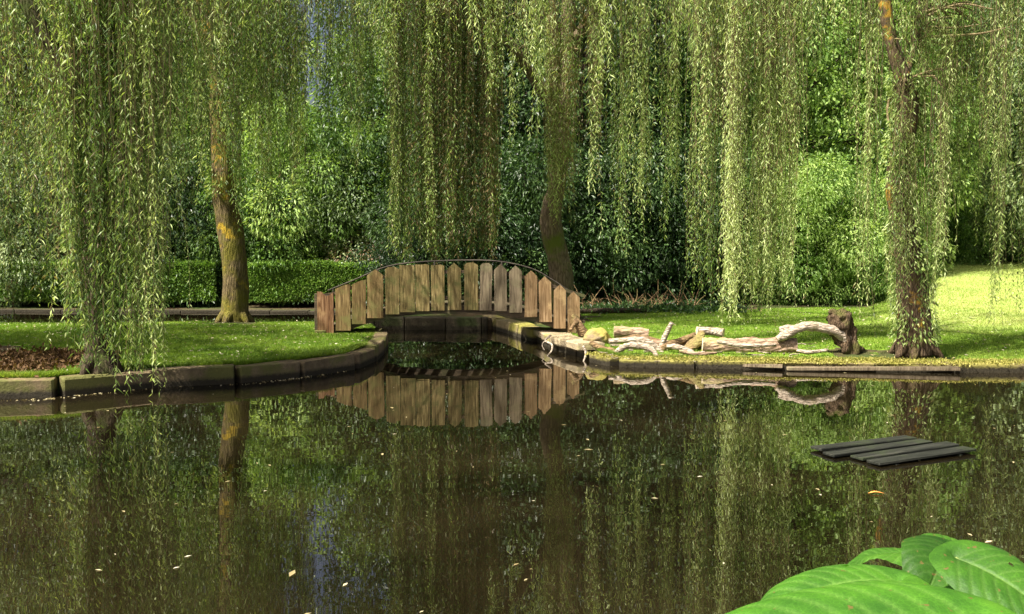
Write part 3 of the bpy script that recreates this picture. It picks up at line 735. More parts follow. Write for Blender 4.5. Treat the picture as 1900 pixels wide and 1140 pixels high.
def rock(name, c, size, mat, label, cat, seed=0, group=None):
    import bmesh
    bm = bmesh.new(); bmesh.ops.create_icosphere(bm, subdivisions=4, radius=1)
    for v_ in bm.verts:
        p = v_.co + Vector((seed, seed * 2, 0))
        v_.co *= 1 + .35 * mnoise.noise(p * 1.1) + .14 * mnoise.noise(p * 3.1) + .05 * mnoise.noise(p * 8)
        v_.co = Vector((v_.co.x * size[0], v_.co.y * size[1], max(v_.co.z, -.6) * size[2]))
    me = bpy.data.meshes.new(name); bm.to_mesh(me); bm.free(); me.materials.append(mat)
    for p in me.polygons: p.use_smooth = True
    o = bpy.data.objects.new(name, me); COL.objects.link(o); o.location = c
    tag(o, label, cat, group); return o
p = gr(1110, 640, .27); rock('rock', (p.x, p.y + .25, .36), (.24, .2, .15), m_rock, 'mossy rounded boulder between the corner slabs and the sawn log', 'rock', 3)
p = gr(990, 622, .1); rock('rock', (p.x + .25, p.y + .3, .16), (.30, .28, .16), m_kerb, 'dark green slimy stone at the foot of the channel wall', 'rock', 9)

# ------------------------------------------------------------------ willows
def strand_leaves(top, bot, rs, spacing=0.042, L=0.085, Wd=0.013, sway=.10, bias=.5, stemr=.0034, spread=.9, dead=.035):
    """tops/bots: (n,3) arrays. returns leaf verts, quads, variation + stem verts/quads"""
    n = len(top); segs = 9
    t = np.linspace(0, 1, segs)
    ph = rs.uniform(0, 2 * PI, (n, 2)); am = rs.uniform(.2, 1, (n, 2)) * sway
    line = top[:, None] + (bot - top)[:, None] * t[None, :, None]
    # strands bow outwards near the top then hang plumb
    line[..., 0] += am[:, :1] * np.sin(t * 4.5 + ph[:, :1]) * t
    line[..., 1] += am[:, 1:] * np.sin(t * 3.7 + ph[:, 1:]) * t
    length = np.linalg.norm(bot - top, axis=1)
    Pl = []; Dl = []; Vl = []; Ll = []
    for i in range(n):
        m = max(4, int(length[i] / spacing))
        s = (np.arange(m) + rs.uniform(0, 1, m)) / m
        s = s[rs.uniform(0, 1, m) < .55 + .45 * s]         # thinner foliage high up
        cph = rs.uniform(0, 6.28); cf = length[i] * rs.uniform(1.6, 3.2)
        clump = .5 + .5 * np.sin(s * cf + cph + .8 * np.sin(s * cf * .37))
        s = s[rs.uniform(0, 1, m if len(s) == m else len(s)) < .45 + .55 * clump]
        m = len(s); clump = .5 + .5 * np.sin(s * cf + cph + .8 * np.sin(s * cf * .37))
        P = np.column_stack([np.interp(s, t, line[i, :, k]) for k in range(3)])
        la = rs.uniform(0, 6.28, m); lr = np.abs(rs.normal(0, .045, m)) * clump * (1.1 - .6 * s)
        P = P + np.column_stack([np.cos(la) * lr, np.sin(la) * lr, -lr * .8])
        a = np.arange(m) * 2.4 + rs.uniform(0, 6) + rs.normal(0, .4, m)
        out = spread * rs.uniform(.35, 1.1, m)
        Pl.append(P); Dl.append(np.column_stack([np.cos(a) * out, np.sin(a) * out, -np.ones(m) * rs.uniform(.3, 1.2, m)]))
        Vl.append(np.clip(bias[i] + rs.normal(0, .17, m), .1, 1) * (rs.uniform(0, 1, m) > dead))
        Ll.append(L * rs.uniform(.65, 1.4) * (1.15 - .35 * s) * rs.uniform(.55, 1.25, m))
    P = np.concatenate(Pl); D = np.concatenate(Dl); v = np.concatenate(Vl); Ls = np.concatenate(Ll)
    V, Q = leaf_quads(P, D, Ls, Wd * rs.uniform(.7, 1.3, len(P)), .12, rs)
    # stems: three sided tubes
    r = stemr * (1.3 - t * .9)
    ang = np.array([0, 2.09, 4.19])
    off = np.stack([np.cos(ang), np.sin(ang), np.zeros(3)], 1)
    SV = (line[:, :, None, :] + off[None, None] * r[None, :, None, None]).reshape(-1, 3)
    i = (np.arange(n)[:, None, None] * segs + np.arange(segs - 1)[None, :, None]) * 3
    k = np.arange(3)[None, None, :]; k2 = (k + 1) % 3
    SQ = np.stack([i + k, i + k2, i + 3 + k2, i + 3 + k], -1).reshape(-1, 4)
    return V, Q, v, SV, SQ

class Willow:
    def __init__(s, base, trunk_pts, trunk_r, limbs, mat, label, seed):
        s.rs = np.random.default_rng(seed)
        s.root = empty('willow_tree', base, label, 'willow tree')
        mb = MB(); tp = catmull(trunk_pts, 12)
        # flare at the foot
        tube(mb, tp, trunk_r, 28, True, .16, 3.0, 1.0, 0, .05)
        b = np.array(trunk_pts[0])
        for k in range(6):
            a = k * 1.05 + s.rs.uniform(0, .5); e = b + np.array([math.cos(a), math.sin(a), 0]) * trunk_r[0] * 1.45
            tube(mb, catmull([b + [0, 0, .35], b + np.array([math.cos(a), math.sin(a), 0]) * trunk_r[0] * .75 + [0, 0, .16], e + [0, 0, -.03]], 5), [trunk_r[0] * .5, trunk_r[0] * .42, trunk_r[0] * .12], 8, True, .2, 5)
        mb.build('trunk', mat, s.root, True)
        s.mat = mat; s.limbpts = []
        for pts, rr in limbs:
            m2 = MB(); c_ = catmull(pts, 10); tube(m2, c_, rr, 12, True, .15, 4)
            m2.build('limb', mat, s.root, True)
            s.limbpts.append(c_)
        s.lp = np.concatenate(s.limbpts)
        s.B = MB(); s.L = []; s.nv = 0
        s.Q = []; s.v = []; s.tw = MB()
    def bundle(s, x, y, ztop, zbot, n=10, r=.10, bias=.45, L=.085, spacing=.045, Wd=.013, tipspread=.5, connect=True, sway=.1, dead=.035):
        rs = s.rs
        top = np.array([x, y, ztop])
        if connect:       # a branchlet arching from the nearest limb out to the bundle's top
            d = np.linalg.norm(s.lp - top, axis=1) + np.maximum(0, s.lp[:, 2] - ztop) * .3
            q = s.lp[np.argmin(d)]
            if np.linalg.norm(q - top) > .15:
                mid = (q + top) / 2 + rs.normal(0, .12, 3) * min(1, np.linalg.norm(q - top)) + [0, 0, .1 * np.linalg.norm(q - top)]
                tube(s.B, catmull([q, mid, top + [0, 0, .02]], 5), [.028, .018, .008], 5, False)
        r = r * .72; bias = float(np.clip(bias + rs.normal(0, .2), .14, .95))
        tops = top + np.column_stack([rs.normal(0, r * 1.3, n), rs.normal(0, r * 1.3, n), rs.uniform(-.5, .25, n)])
        zb = zbot + np.abs(rs.normal(0, tipspread, n)); zb[0] = zbot
        zb = np.minimum(zb, tops[:, 2] - .4)
        bots = np.column_stack([tops[:, 0] * .35 + x * .65 + rs.normal(0, r * .6, n), tops[:, 1] * .5 + y * .5 + rs.normal(0, r * .6, n), zb])
        V, Q, v, SV, SQ = strand_leaves(tops, bots, rs, spacing, L, Wd, sway, np.clip(rs.normal(bias, .1, n), .12, .95), dead=dead * rs.uniform(.5, 1.5))
        s.L.append(V); s.Q.append(Q + s.nv); s.nv += len(V); s.v.append(v)
        s.B.add(SV, SQ)
    def curtain(s, px0, px1, yb0, yb1, d0, d1, z0, z1, count, **kw):
        """bundles hung over a stretch of ground; the lower ends lie between two heights"""
        rs = s.rs
        fr = (np.arange(count) + rs.uniform(0, 1, count)) / count
        kk = max(1, round(abs(px1 - px0) / 62)); fr = fr + .93 * np.sin(2 * PI * kk * fr + rs.uniform(0, 6.28)) / (2 * PI * kk)
        for f in fr:
            px = px0 + (px1 - px0) * f; d = rs.uniform(d0, d1); yb = rs.uniform(yb0, yb1)
            p = at(px, yb, d)
            s.bundle(p.x, d, rs.uniform(z0, z1), max(p.z, .35 if d > 13.2 else .1), **kw)
    def crown(s, cx, cy, z0, z1, rad, count, **kw):
        """the rest of the crown, mostly above the picture, and bundles added for shade"""
        rs = s.rs
        for _ in range(count):
            a = rs.uniform(0, 2 * PI); r = rad * math.sqrt(rs.uniform(0.02, 1)); zt = z1 - (z1 - z0) * (r / rad) ** 2 * .5 + rs.normal(0, .3)
            s.bundle(cx + r * math.cos(a), cy + r * math.sin(a), zt, zt - rs.uniform(1.2, 2.8), **kw)
    def done(s):
        V = np.concatenate(s.L); Q = np.concatenate(s.Q); v = np.concatenate(s.v)
        print('willow leaves', len(Q))
        me = mesh_np('crown', V, Q, None, False, {'v': ('FACE', v)})
        link('crown', me, m_willow, s.root)
        s.B.build('hanging_twigs', m_twig, s.root)

# 1: the near willow on the far left
b1 = gr(185, 692, .3)
t1 = [A(186, 694, b1.y), A(182, 640, b1.y), A(176, 560, b1.y), A(178, 430, b1.y + .1), A(195, 250, b1.y + .1), A(200, 60, b1.y + .2), A(205, -120, b1.y + .3)]
X1, Y1 = b1.x, b1.y
w1 = Willow((X1, Y1, .3), t1, [.21, .17, .155, .15, .14, .13, .12],
    [([t1[4], (X1 - .8, Y1 - .3, 5.2), (X1 - 2.2, Y1 + .1, 6.6)], [.11, .08, .03]), ([t1[5], (X1 + .7, Y1 + .2, 6.2), (X1 + 2.0, Y1 + .6, 7.0)], [.11, .08, .03]),
     ([t1[6], (X1 + .2, Y1 + 1.0, 7.0), (X1 + .3, Y1 + 2.4, 7.4)], [.1, .07, .03]), ([t1[6], (X1 - .6, Y1 + .4, 7.1), (X1 - 1.5, Y1 + 1.4, 7.9)], [.1, .07, .03]),
     ([t1[5], (X1 + .4, Y1 - .8, 6.0), (X1 + .8, Y1 - 1.6, 6.6)], [.1, .06, .02])],
    m_bark_dark, 'nearest willow on the far left, its dark trunk veiled by hanging leaves', 11)
k1 = dict(L=.095, Wd=.016, spacing=.033, sway=.3)
w1.curtain(-60, 150, 440, 600, Y1 - .6, Y1 + 1.2, 5.2, 6.6, 17, n=9, r=.26, bias=.5, dead=.12, tipspread=1.1, **k1)
w1.curtain(130, 330, 250, 480, Y1 - .5, Y1 + 1.0, 5.2, 6.8, 21, n=9, r=.26, bias=.5, dead=.12, tipspread=1.1, **k1)
w1.curtain(190, 310, 540, 690, Y1 - .6, Y1 - .1, 4.2, 6, 17, n=7, r=.13, bias=.5, tipspread=.9, L=.10, Wd=.017, spacing=.034, sway=.25)
w1.curtain(140, 235, 560, 700, Y1 - .6, Y1 - .35, 4.2, 6, 10, n=8, r=.12, bias=.38, tipspread=.6, sway=.2, L=.12, Wd=.022, spacing=.04)
w1.curtain(140, 215, 600, 690, Y1 - .7, Y1 - .45, 4.2, 6, 9, n=8, r=.11, bias=.34, tipspread=.5, L=.10, Wd=.018, spacing=.034, sway=.2)
w1.curtain(245, 298, 700, 745, Y1 - .75, Y1 - .55, 4, 6, 5, n=6, r=.08, bias=.5, tipspread=.6, L=.10, Wd=.017, spacing=.036, sway=.2)
w1.curtain(300, 380, 150, 330, Y1 - .3, Y1 + 1.2, 5.5, 7, 10, n=8, r=.13, bias=.45, tipspread=.6, **k1)
w1.crown(X1, Y1 + .4, 5.6, 8.2, 2.9, 34, n=8, r=.16, bias=.45, tipspread=.5, L=.11, Wd=.018, spacing=.06)
w1.crown(X1 + 1.2, Y1 + 2.3, 6.3, 7.6, 2.0, 34, n=7, r=.14, bias=.45, tipspread=.4, L=.11, Wd=.018, spacing=.05)  # extra bundles above the frame, added to dapple the bridge boards
w1.done()

# 2: the willow on the left lawn
D2 = 19.0; b2 = gr(436, 597, .3)
D2 = b2.y
t2 = [A(436, 598, D2), A(436, 560, D2), A(437, 500, D2), A(428, 430, D2), A(418, 370, D2), A(412, 280, D2), A(410, 190, D2)]
X2 = b2.x
w2 = Willow((X2, D2, .3), t2, [.28, .25, .245, .24, .24, .22, .22],
    [([t2[6], A(396, 90, D2), A(378, -20, D2), A(368, -95, D2)], [.2, .18, .17, .15]),
     ([t2[6], A(424, 100, D2 + .2), A(412, -60, D2 + .3), A(430, -160, D2 + .3), A(480, -270, D2 + .4)], [.14, .13, .13, .12, .08]),
     ([A(424, 100, D2 + .2), A(470, 10, D2 - .3), A(560, -60, D2 - 1.0), A(660, -90, D2 - 1.3)], [.10, .09, .06, .02]),
     ([A(396, 90, D2), A(330, 0, D2 + .4), A(240, -70, D2 + .6)], [.12, .08, .03]),
     ([A(412, -60, D2 + .3), A(440, -120, D2 + 1.5), A(420, -140, D2 + 2.8)], [.10, .08, .03]),
     ([A(430, -160, D2 + .3), A(480, -220, D2 - 1.2), A(500, -240, D2 - 2.2)], [.08, .06, .03])],
    m_bark_moss, 'tall willow rooted on the left lawn with a bare moss-yellowed trunk', 22)
k2 = dict(L=.11, Wd=.020, spacing=.038, sway=.16)
w2.curtain(320, 420, 120, 360, D2 - 1.6, D2 + .8, 6.6, 8.4, 12, n=9, r=.15, bias=.42, tipspread=.7, **k2)
w2.curtain(430, 560, 250, 420, D2 - 2.2, D2 - .5, 6.6, 8.4, 15, n=10, r=.15, bias=.25, tipspread=.9, **k2)
w2.curtain(440, 650, 30, 300, D2 - 2.4, D2 - .3, 6.8, 8.6, 24, n=10, r=.16, bias=.3, tipspread=.7, **k2)
w2.curtain(500, 560, 380, 470, D2 - 1.0, D2 + .5, 6.4, 7.6, 4, n=6, r=.09, bias=.4, tipspread=.9, **k2)
w2.curtain(378, 470, 330, 440, D2 - .5, D2 + .3, 5.6, 6.8, 7, n=6, r=.09, bias=.5, tipspread=.6, **k2)
w2.crown(X2, D2, 6.4, 9.8, 3.6, 80, n=8, r=.18, bias=.4, tipspread=.5, L=.12, Wd=.02, spacing=.07)
w2.done()

# 3: the willow behind the bridge
D3 = 20.6; b3 = at(1045, 570, D3)
X3 = b3.x
t3 = [(b3.x, D3, .3), A(1044, 540, D3), A(1040, 500, D3), A(1026, 440, D3), A(1022, 400, D3), A(1034, 340, D3), A(1044, 230, D3), A(1052, 100, D3), A(1056, -20, D3)]
w3 = Willow((b3.x, D3, .3), t3, [.30, .27, .25, .24, .23, .20, .18, .17, .15],
    [([t3[6], A(980, 130, D3 - .3), A(900, 20, D3 - .9), A(810, -70, D3 - 1.8), A(740, -90, D3 - 2.4)], [.13, .12, .10, .07, .03]),
     ([t3[7], A(1120, 0, D3 - .5), A(1220, -80, D3 - 1.5), A(1330, -110, D3 - 2.8)], [.13, .11, .08, .03]),
     ([t3[8], A(1040, -120, D3 - 1.3), A(1010, -200, D3 - 2.8), A(990, -230, D3 - 3.6)], [.11, .09, .06, .03]),
     ([t3[8], A(1090, -120, D3 + .6), A(1150, -190, D3 + 1.8)], [.10, .08, .03]),
     ([t3[8], A(980, -110, D3 + .7), A(880, -170, D3 + 2.0)], [.10, .08, .03])],
    m_bark_mid, 'willow behind the right half of the bridge with a slim bent grey trunk', 33)
k3 = dict(L=.105, Wd=.019, spacing=.036, sway=.13)
w3.curtain(733, 800, 455, 490, 17.9, 18.9, 6.8, 7.8, 12, n=12, r=.11, bias=.38, dead=.12, tipspread=.5, **k3)
w3.curtain(790, 930, 440, 495, 18.0, 19.2, 6.8, 8.0, 30, n=14, r=.13, bias=.3, dead=.34, tipspread=.6, **k3)
w3.curtain(800, 935, 200, 400, 17.8, 19.0, 6.8, 8.0, 9, n=9, r=.12, bias=.28, tipspread=.8, stem=1) if False else None
w3.curtain(735, 930, 20, 240, 17.4, 18.4, 7.0, 8.0, 7, n=9, r=.12, bias=.5, tipspread=.7, **k3)
w3.curtain(640, 740, -20, 220, 18.0, 19.5, 7.2, 8.2, 9, n=8, r=.14, bias=.55, tipspread=.6, **k3)
w3.curtain(640, 735, 250, 400, 18.6, 19.5, 7.2, 8.2, 3, n=5, r=.08, bias=.5, tipspread=.6, **k3)
for px, yb, n_ in ((951, 296, 7), (996, 262, 7), (925, 180, 8), (975, 150, 8), (905, 210, 7), (1010, 190, 7)):
    p = at(px, yb, 17.2); w3.bundle(p.x, 17.2, 7.0, p.z, n=n_, r=.075, bias=.68, tipspread=.75, **k3)
w3.curtain(1005, 1062, 300, 425, 19.2, 20.0, 6.2, 7.4, 12, n=11, r=.08, bias=.72, dead=.3, tipspread=.9, **k3)
w3.curtain(1060, 1130, 200, 380, 18.5, 20.0, 6.4, 7.6, 8, n=8, r=.11, bias=.3, dead=.4, tipspread=.9, **k3)
for px, yb, n_ in ((1152, 482, 8), (1145, 400, 8), (1178, 410, 8), (1200, 452, 7), (1196, 380, 8), (1245, 440, 7), (1262, 360, 9), (1225, 350, 9), (1100, 430, 5), (1165, 330, 9)):
    p = at(px, yb, 17.4); w3.bundle(p.x, 17.4 + rng.uniform(-.3, .5), 7.0, p.z, n=n_, r=.085, bias=.6, tipspread=.9, **k3)
w3.curtain(1060, 1300, 20, 240, 16.8, 18.6, 7.0, 7.9, 11, n=10, r=.14, bias=.48, tipspread=.7, **k3)
w3.curtain(930, 1060, 20, 150, 17.0, 19.5, 6.8, 7.9, 10, n=9, r=.14, bias=.5, tipspread=.6, **k3)
w3.crown(X3, D3 - .2, 6.8, 10.5, 4.4, 110, n=8, r=.18, bias=.42, tipspread=.5, L=.12, Wd=.02, spacing=.07)
w3.crown(-.6, 16.6, 6.9, 8.0, 2.2, 9, n=7, r=.14, bias=.55, tipspread=.3, **k3)  # extra bundles out over the channel, added to throw shade on the right lawn
w3.done()

# 4: the willow on the right bank
b4 = gr(1697, 656, .27); D4 = b4.y; X4 = b4.x
t4 = [A(1697, 658, D4), A(1696, 620, D4), A(1692, 550, D4), A(1690, 500, D4), A(1676, 420, D4), A(1664, 340, D4), A(1676, 260, D4), A(1684, 200, D4), A(1678, 150, D4)]
w4 = Willow((X4, D4, .25), t4, [.28, .25, .225, .205, .17, .155, .15, .15, .14],
    [([t4[8], A(1650, 60, D4), A(1636, -40, D4), A(1620, -160, D4)], [.12, .10, .095, .08]),
     ([t4[8], A(1700, 60, D4 + .4), A(1712, -60, D4 + .5), A(1720, -200, D4 + .4)], [.07, .055, .05, .04]),
     ([A(1636, -40, D4), A(1540, -130, D4 + .3), A(1420, -170, D4 + .8), A(1330, -160, D4 + 1.2)], [.08, .07, .05, .02]),
     ([A(1690, -60, D4 + .3), A(1780, -230, D4 + .3), A(1880, -290, D4 + .5)], [.05, .04, .03]),
     ([A(1620, -160, D4), A(1600, -260, D4 - 1.0), A(1590, -330, D4 - 1.8)], [.08, .06, .03]),
     ([A(1720, -200, D4 + .4), A(1730, -260, D4 + 1.5), A(1740, -300, D4 + 2.4)], [.06, .05, .03])],
    m_bark_right, 'twisted willow on the right bank with yellow lichen and leafy shoots on its trunk', 44)
k4 = dict(L=.09, Wd=.016, spacing=.032, sway=.15)
w4.curtain(1335, 1470, 540, 618, 14.9, 16.0, 6.0, 6.8, 18, n=11, r=.11, bias=.74, tipspread=.5, **k4)
w4.curtain(1285, 1325, 520, 572, 15.6, 16.2, 6.0, 6.8, 5, n=8, r=.06, bias=.42, tipspread=.7, **k4)
w4.curtain(1290, 1475, 120, 420, 14.8, 16.4, 6.0, 6.9, 10, n=10, r=.12, bias=.55, dead=.15, tipspread=.9, **k4)
w4.curtain(1240, 1400, 30, 200, 15.0, 16.4, 6.2, 7.0, 9, n=9, r=.13, bias=.5, tipspread=.6, **k4)
w4.curtain(1475, 1650, -60, 90, 14.4, 15.6, 6.2, 7.0, 9, n=7, r=.12, bias=.6, tipspread=.4, **k4)
w4.curtain(1590, 1660, 500, 640, D4 + .1, D4 + .8, 4.6, 6.0, 6, n=6, r=.07, bias=.6, tipspread=.9, **k4)
w4.curtain(1650, 1740, 480, 640, D4 - .4, D4 - .2, 3.0, 5.2, 12, n=7, r=.06, bias=.62, tipspread=.9, **k4)
w4.curtain(1700, 1830, 260, 470, D4 - .3, D4 + 1.2, 5.2, 6.2, 17, n=8, r=.09, bias=.62, tipspread=1.0, **k4)
w4.curtain(1690, 1960, 40, 330, D4 - .3, D4 + 1.4, 5.4, 6.4, 17, n=9, r=.12, bias=.58, tipspread=.8, **k4)
w4.curtain(1830, 1960, 420, 620, D4 - .2, D4 + 1.2, 5.2, 6.2, 9, n=8, r=.09, bias=.6, tipspread=.9, **k4)
w4.curtain(1600, 1700, 60, 200, D4 + .2, D4 + 1.0, 5.2, 6.4, 6, n=7, r=.09, bias=.55, tipspread=.6, **k4)
w4.crown(X4, D4 + .3, 5.6, 8.6, 3.6, 75, n=8, r=.16, bias=.5, tipspread=.5, L=.11, Wd=.018, spacing=.065)
w4.crown(4.4, 13.9, 6.3, 7.2, 2.0, 14, n=7, r=.14, bias=.55, tipspread=.3, L=.10, Wd=.017, spacing=.05)  # extra bundles high over the bank, added to shade the lawn behind
w4.done()
# leafy shoots and ivy clinging to trunks 4 and 2
def trunk_leaves(w, pts, r, n, z0, z1, size, mat, name, v0=.6):
    c_ = catmull(pts, 12); rs = w.rs
    zz = rs.uniform(z0, z1, n); a = rs.uniform(0, 2 * PI, n)
    keep = (np.sin(a * 2 + zz * 2) + np.sin(zz * 5 + a) + rs.normal(0, .6, n)) > .1; zz = zz[keep]; a = a[keep]
    o_ = np.argsort(c_[:, 2]); X = np.interp(zz, c_[o_, 2], c_[o_, 0]); Y = np.interp(zz, c_[o_, 2], c_[o_, 1])
    rr = np.interp(zz, [.3, 1.4, 4, 6], r) * rs.uniform(1.0, 1.35, len(zz))
    P = np.column_stack([X + np.cos(a) * rr, Y + np.sin(a) * rr, zz])
    D = np.column_stack([np.cos(a) * .7, np.sin(a) * .7, -rs.uniform(.2, 1.2, len(a))]) + rs.normal(0, .3, P.shape)
    V, Q = leaf_quads(P, D, size * rs.uniform(.6, 1.3, len(P)), size * .4, .1, rs)
    link(name, mesh_np(name, V, Q, None, False, {'v': ('FACE', np.clip(rs.normal(v0, .2, len(P)), 0, 1))}), mat, w.root)
trunk_leaves(w4, t4, [.28, .235, .19, .17], 5200, .45, 4.6, .075, m_willow, 'trunk_shoots')
trunk_leaves(w2, t2, [.30, .27, .27, .26], 2600, 3.0, 5.4, .085, m_willow, 'trunk_shoots', .5)

# ------------------------------------------------------------------ woodland and shrubs behind
def crown_cloud(rs, clumps_, per, leaf, asp=.55):
    Ps = []; Ds = []; vs = []
    for (c_, r) in clumps_:
        n = int(per * (r[0] * r[2]) ** .8)
        d = norm(rs.normal(0, 1, (n, 3)))
        rad = rs.uniform(.55, 1.05, n)[:, None] ** .6
        Ps.append(np.array(c_) + d * np.array(r) * rad)
        Ds.append(d * .8 + rs.normal(0, .45, (n, 3)) + np.array([0, 0, -.55]))
        vs.append(np.clip(rs.normal(.5, .24) + rs.normal(0, .16, n), 0, 1))
    P = np.concatenate(Ps); D = np.concatenate(Ds); v = np.concatenate(vs)
    V, Q = leaf_quads(P, D, leaf * rs.uniform(.6, 1.35, len(P)), leaf * asp * rs.uniform(.8, 1.2, len(P)), .15, rs)
    return V, Q, v
def make_plant(name, seed, h, rad, ncl, per, leaf, mat, trunk=True, base=.0, shape='round', barkmat=None, asp=.55, cl=.22):
    """one tree or shrub at the origin, as (root, parts)"""
    rs = np.random.default_rng(seed); clumps_ = []; mb = MB()
    tz = h * (.30 if trunk else .05)
    if trunk:
        top = np.array([rs.normal(0, .2), rs.normal(0, .2), h * .8])
        main = catmull([(0, 0, -.1), (rs.normal(0, .1), rs.normal(0, .1), h * .3), (rs.normal(0, .25), rs.normal(0, .25), h * .55), tuple(top)], 8)
        tube(mb, main, [h * .028, h * .022, h * .016, h * .004], 12, True, .12, 3)
    for k in range(ncl):
        t = (k + .5) / ncl; a = k * 2.4 + rs.uniform(-.5, .5)
        if shape == 'round': z = h * (base + (1 - base) * t); rr = rad * math.sqrt(max(.05, 1 - ((t - .45) / .6) ** 2))
        elif shape == 'cone': z = h * (base + (1 - base) * t); rr = rad * (1.05 - t) 
        else: z = h * (base + (1 - base) * t); rr = rad * (1 if t < .75 else .75)
        r_ = rr * rs.uniform(.55, .95); s_ = cl * (rad + .8) * rs.uniform(.75, 1.35)
        c_ = (r_ * math.cos(a), r_ * math.sin(a), max(z, s_ * .4))
        clumps_.append((c_, (s_ * 1.15, s_ * 1.15, s_ * .8)))
        if trunk and k % 2 == 0:
            s0 = main[min(len(main) - 1, int(len(main) * (.3 + .6 * t * .8)))]
            tube(mb, catmull([s0, (s0 + np.array(c_)) / 2 + [0, 0, .2], c_], 4), [h * .007, h * .004, h * .0015], 6, False)
        elif not trunk and k % 2 == 0:
            tube(mb, catmull([(rs.normal(0, .08), rs.normal(0, .08), -.05), (c_[0] * .4, c_[1] * .4, c_[2] * .5), c_], 4), [.03, .02, .008], 5, False)
    V, Q, v = crown_cloud(rs, clumps_, per, leaf, asp)
    root = bpy.data.objects.new(name, None); COL.objects.link(root)
    c1 = bpy.data.objects.new('crown' if trunk else 'foliage', mesh_np(name + '_crown', V, Q, None, False, {'v': ('FACE', v)})); COL.objects.link(c1)
    c1.data.materials.append(mat); c1.parent = root
    me = mesh_np(name + '_trunk', np.concatenate(mb.V), np.concatenate(mb.Q), np.concatenate(mb.T) if mb.T else None, True)
    c2 = bpy.data.objects.new('trunk' if trunk else 'stems', me); COL.objects.link(c2); me.materials.append(barkmat or m_bark_plain); c2.parent = root
    print(name, 'leaves', len(Q))
    return root
USED = set()
def put(proto, x, y, s, rz, label, cat, group=None, z=None, sz=1.0):
    if proto.name not in USED: o = proto; USED.add(proto.name)
    else:
        o = proto.copy(); COL.objects.link(o)
        for ch in proto.children:
            c_ = ch.copy(); COL.objects.link(c_); c_.parent = o
    if z is None: z = float(land_z(np.array([[x, y]]))[0]) - .03
    o.location = (x, y, z); o.scale = (s, s, s * sz); o.rotation_euler = (0, 0, rz)
    for k in ('group',):
        if k in o: del o[k]
    return tag(o, label, cat, group)

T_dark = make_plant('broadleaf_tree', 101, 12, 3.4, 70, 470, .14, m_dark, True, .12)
T_mid = make_plant('broadleaf_tree', 102, 12, 3.4, 70, 470, .14, m_mid, True, .12)
T_bright = make_plant('broadleaf_tree', 103, 11, 3.0, 70, 470, .14, m_bright, True, .10)
T_cone = make_plant('conifer_tree', 104, 13, 2.6, 80, 480, .12, m_dark, True, .06, 'cone')
T_grey = make_plant('broadleaf_tree', 105, 11, 3.2, 70, 500, .13, m_grey, True, .1)
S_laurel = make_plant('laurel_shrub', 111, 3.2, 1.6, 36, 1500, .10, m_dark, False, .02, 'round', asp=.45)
S_mid = make_plant('garden_shrub', 112, 3.0, 1.5, 36, 1600, .09, m_mid, False, .02)
S_grey = make_plant('garden_shrub', 113, 3.4, 1.6, 36, 1600, .085, m_grey, False, .02)
S_bright = make_plant('garden_shrub', 114, 3.4, 1.6, 40, 1500, .10, m_bright, False, .02, 'round', asp=.42)
S_pink = make_plant('flowering_shrub', 115, 1.6, .8, 20, 1600, .075, m_blossom, False, .02)

def X(px, d): return (px - 950) / F * d
trees = [
 (T_mid, -660, 12.6, .95, 1.0, .9, 'leafy tree out of view at the left, placed so its crown shades the left lawn'),  # proto, px, depth, scale, zscale, rot, label; unseen tree placed to shade the lawn
 (T_grey, 40, 29.5, .95, 1.0, .3, 'grey green leafy tree beyond the hedge at the far left edge'),
 (T_bright, 190, 31.5, .95, 1.05, 1.0, 'light green tree seen through the strands of the nearest willow'),
 (T_mid, 330, 30.5, 1.0, 1.0, 2.0, 'mid green tree rising beyond the hedge left of the lawn willow trunk'),
 (T_bright, 435, 31.0, .90, .95, 3.0, 'light green tree beyond the hedge right of the lawn willow trunk'),
 (T_bright, 715, 30.0, .85, .90, 4.0, 'sunlit yellow green tree in the gap between the lawn willow and the thick middle curtain'),
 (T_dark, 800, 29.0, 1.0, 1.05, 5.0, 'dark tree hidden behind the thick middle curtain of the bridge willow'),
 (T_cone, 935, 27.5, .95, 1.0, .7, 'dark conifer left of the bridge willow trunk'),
 (T_dark, 1075, 28.0, 1.0, 1.0, 1.7, 'dark leafy tree just right of the bridge willow trunk'),
 (T_cone, 1200, 28.5, 1.0, 1.0, 2.7, 'dark conifer behind the short bright strand tips right of centre'),
 (T_mid, 1330, 29.0, 1.0, 1.0, 3.7, 'mid green tree behind the long strands over the big log'),
 (T_bright, 1480, 29.5, 1.0, 1.05, 4.7, 'bright green tree standing above the right shrub bank'),
 (T_bright, 1600, 30.5, 1.05, 1.05, 5.7, 'bright leafy tree just left of the twisted right willow'),
 (T_mid, 1740, 36.0, 1.05, 1.0, .2, 'tree at the crest of the sunny lawn right of the twisted willow'),
 (T_grey, 1880, 35.0, 1.05, 1.0, 1.2, 'greyish tree at the far right end of the lawn crest'),
]
for pr, px, d, s, sz, rz, lb in trees:
    put(pr, X(px, d), d, s, rz, lb, 'conifer' if pr is T_cone else 'tree', None, None, sz)
far = [(-120, 42), (60, 41), (230, 43), (370, 40), (560, 48), (745, 47), (860, 41), (1010, 42), (1150, 40), (1290, 42), (1440, 41), (1580, 43), (1710, 45), (1840, 44), (1990, 41), (2110, 38), (-200, 34), (2050, 30)]
protos = [T_mid, T_dark, T_grey, T_dark, T_bright]
for i, (px, d) in enumerate(far):
    put(protos[i % 5], X(px, d), d, 1.25 if i not in (4, 5) else (.62 if i == 4 else .95), i * 1.3, 'tall tree of the dark wood wall far behind the garden', 'tree', 'tall trees of the wood behind')
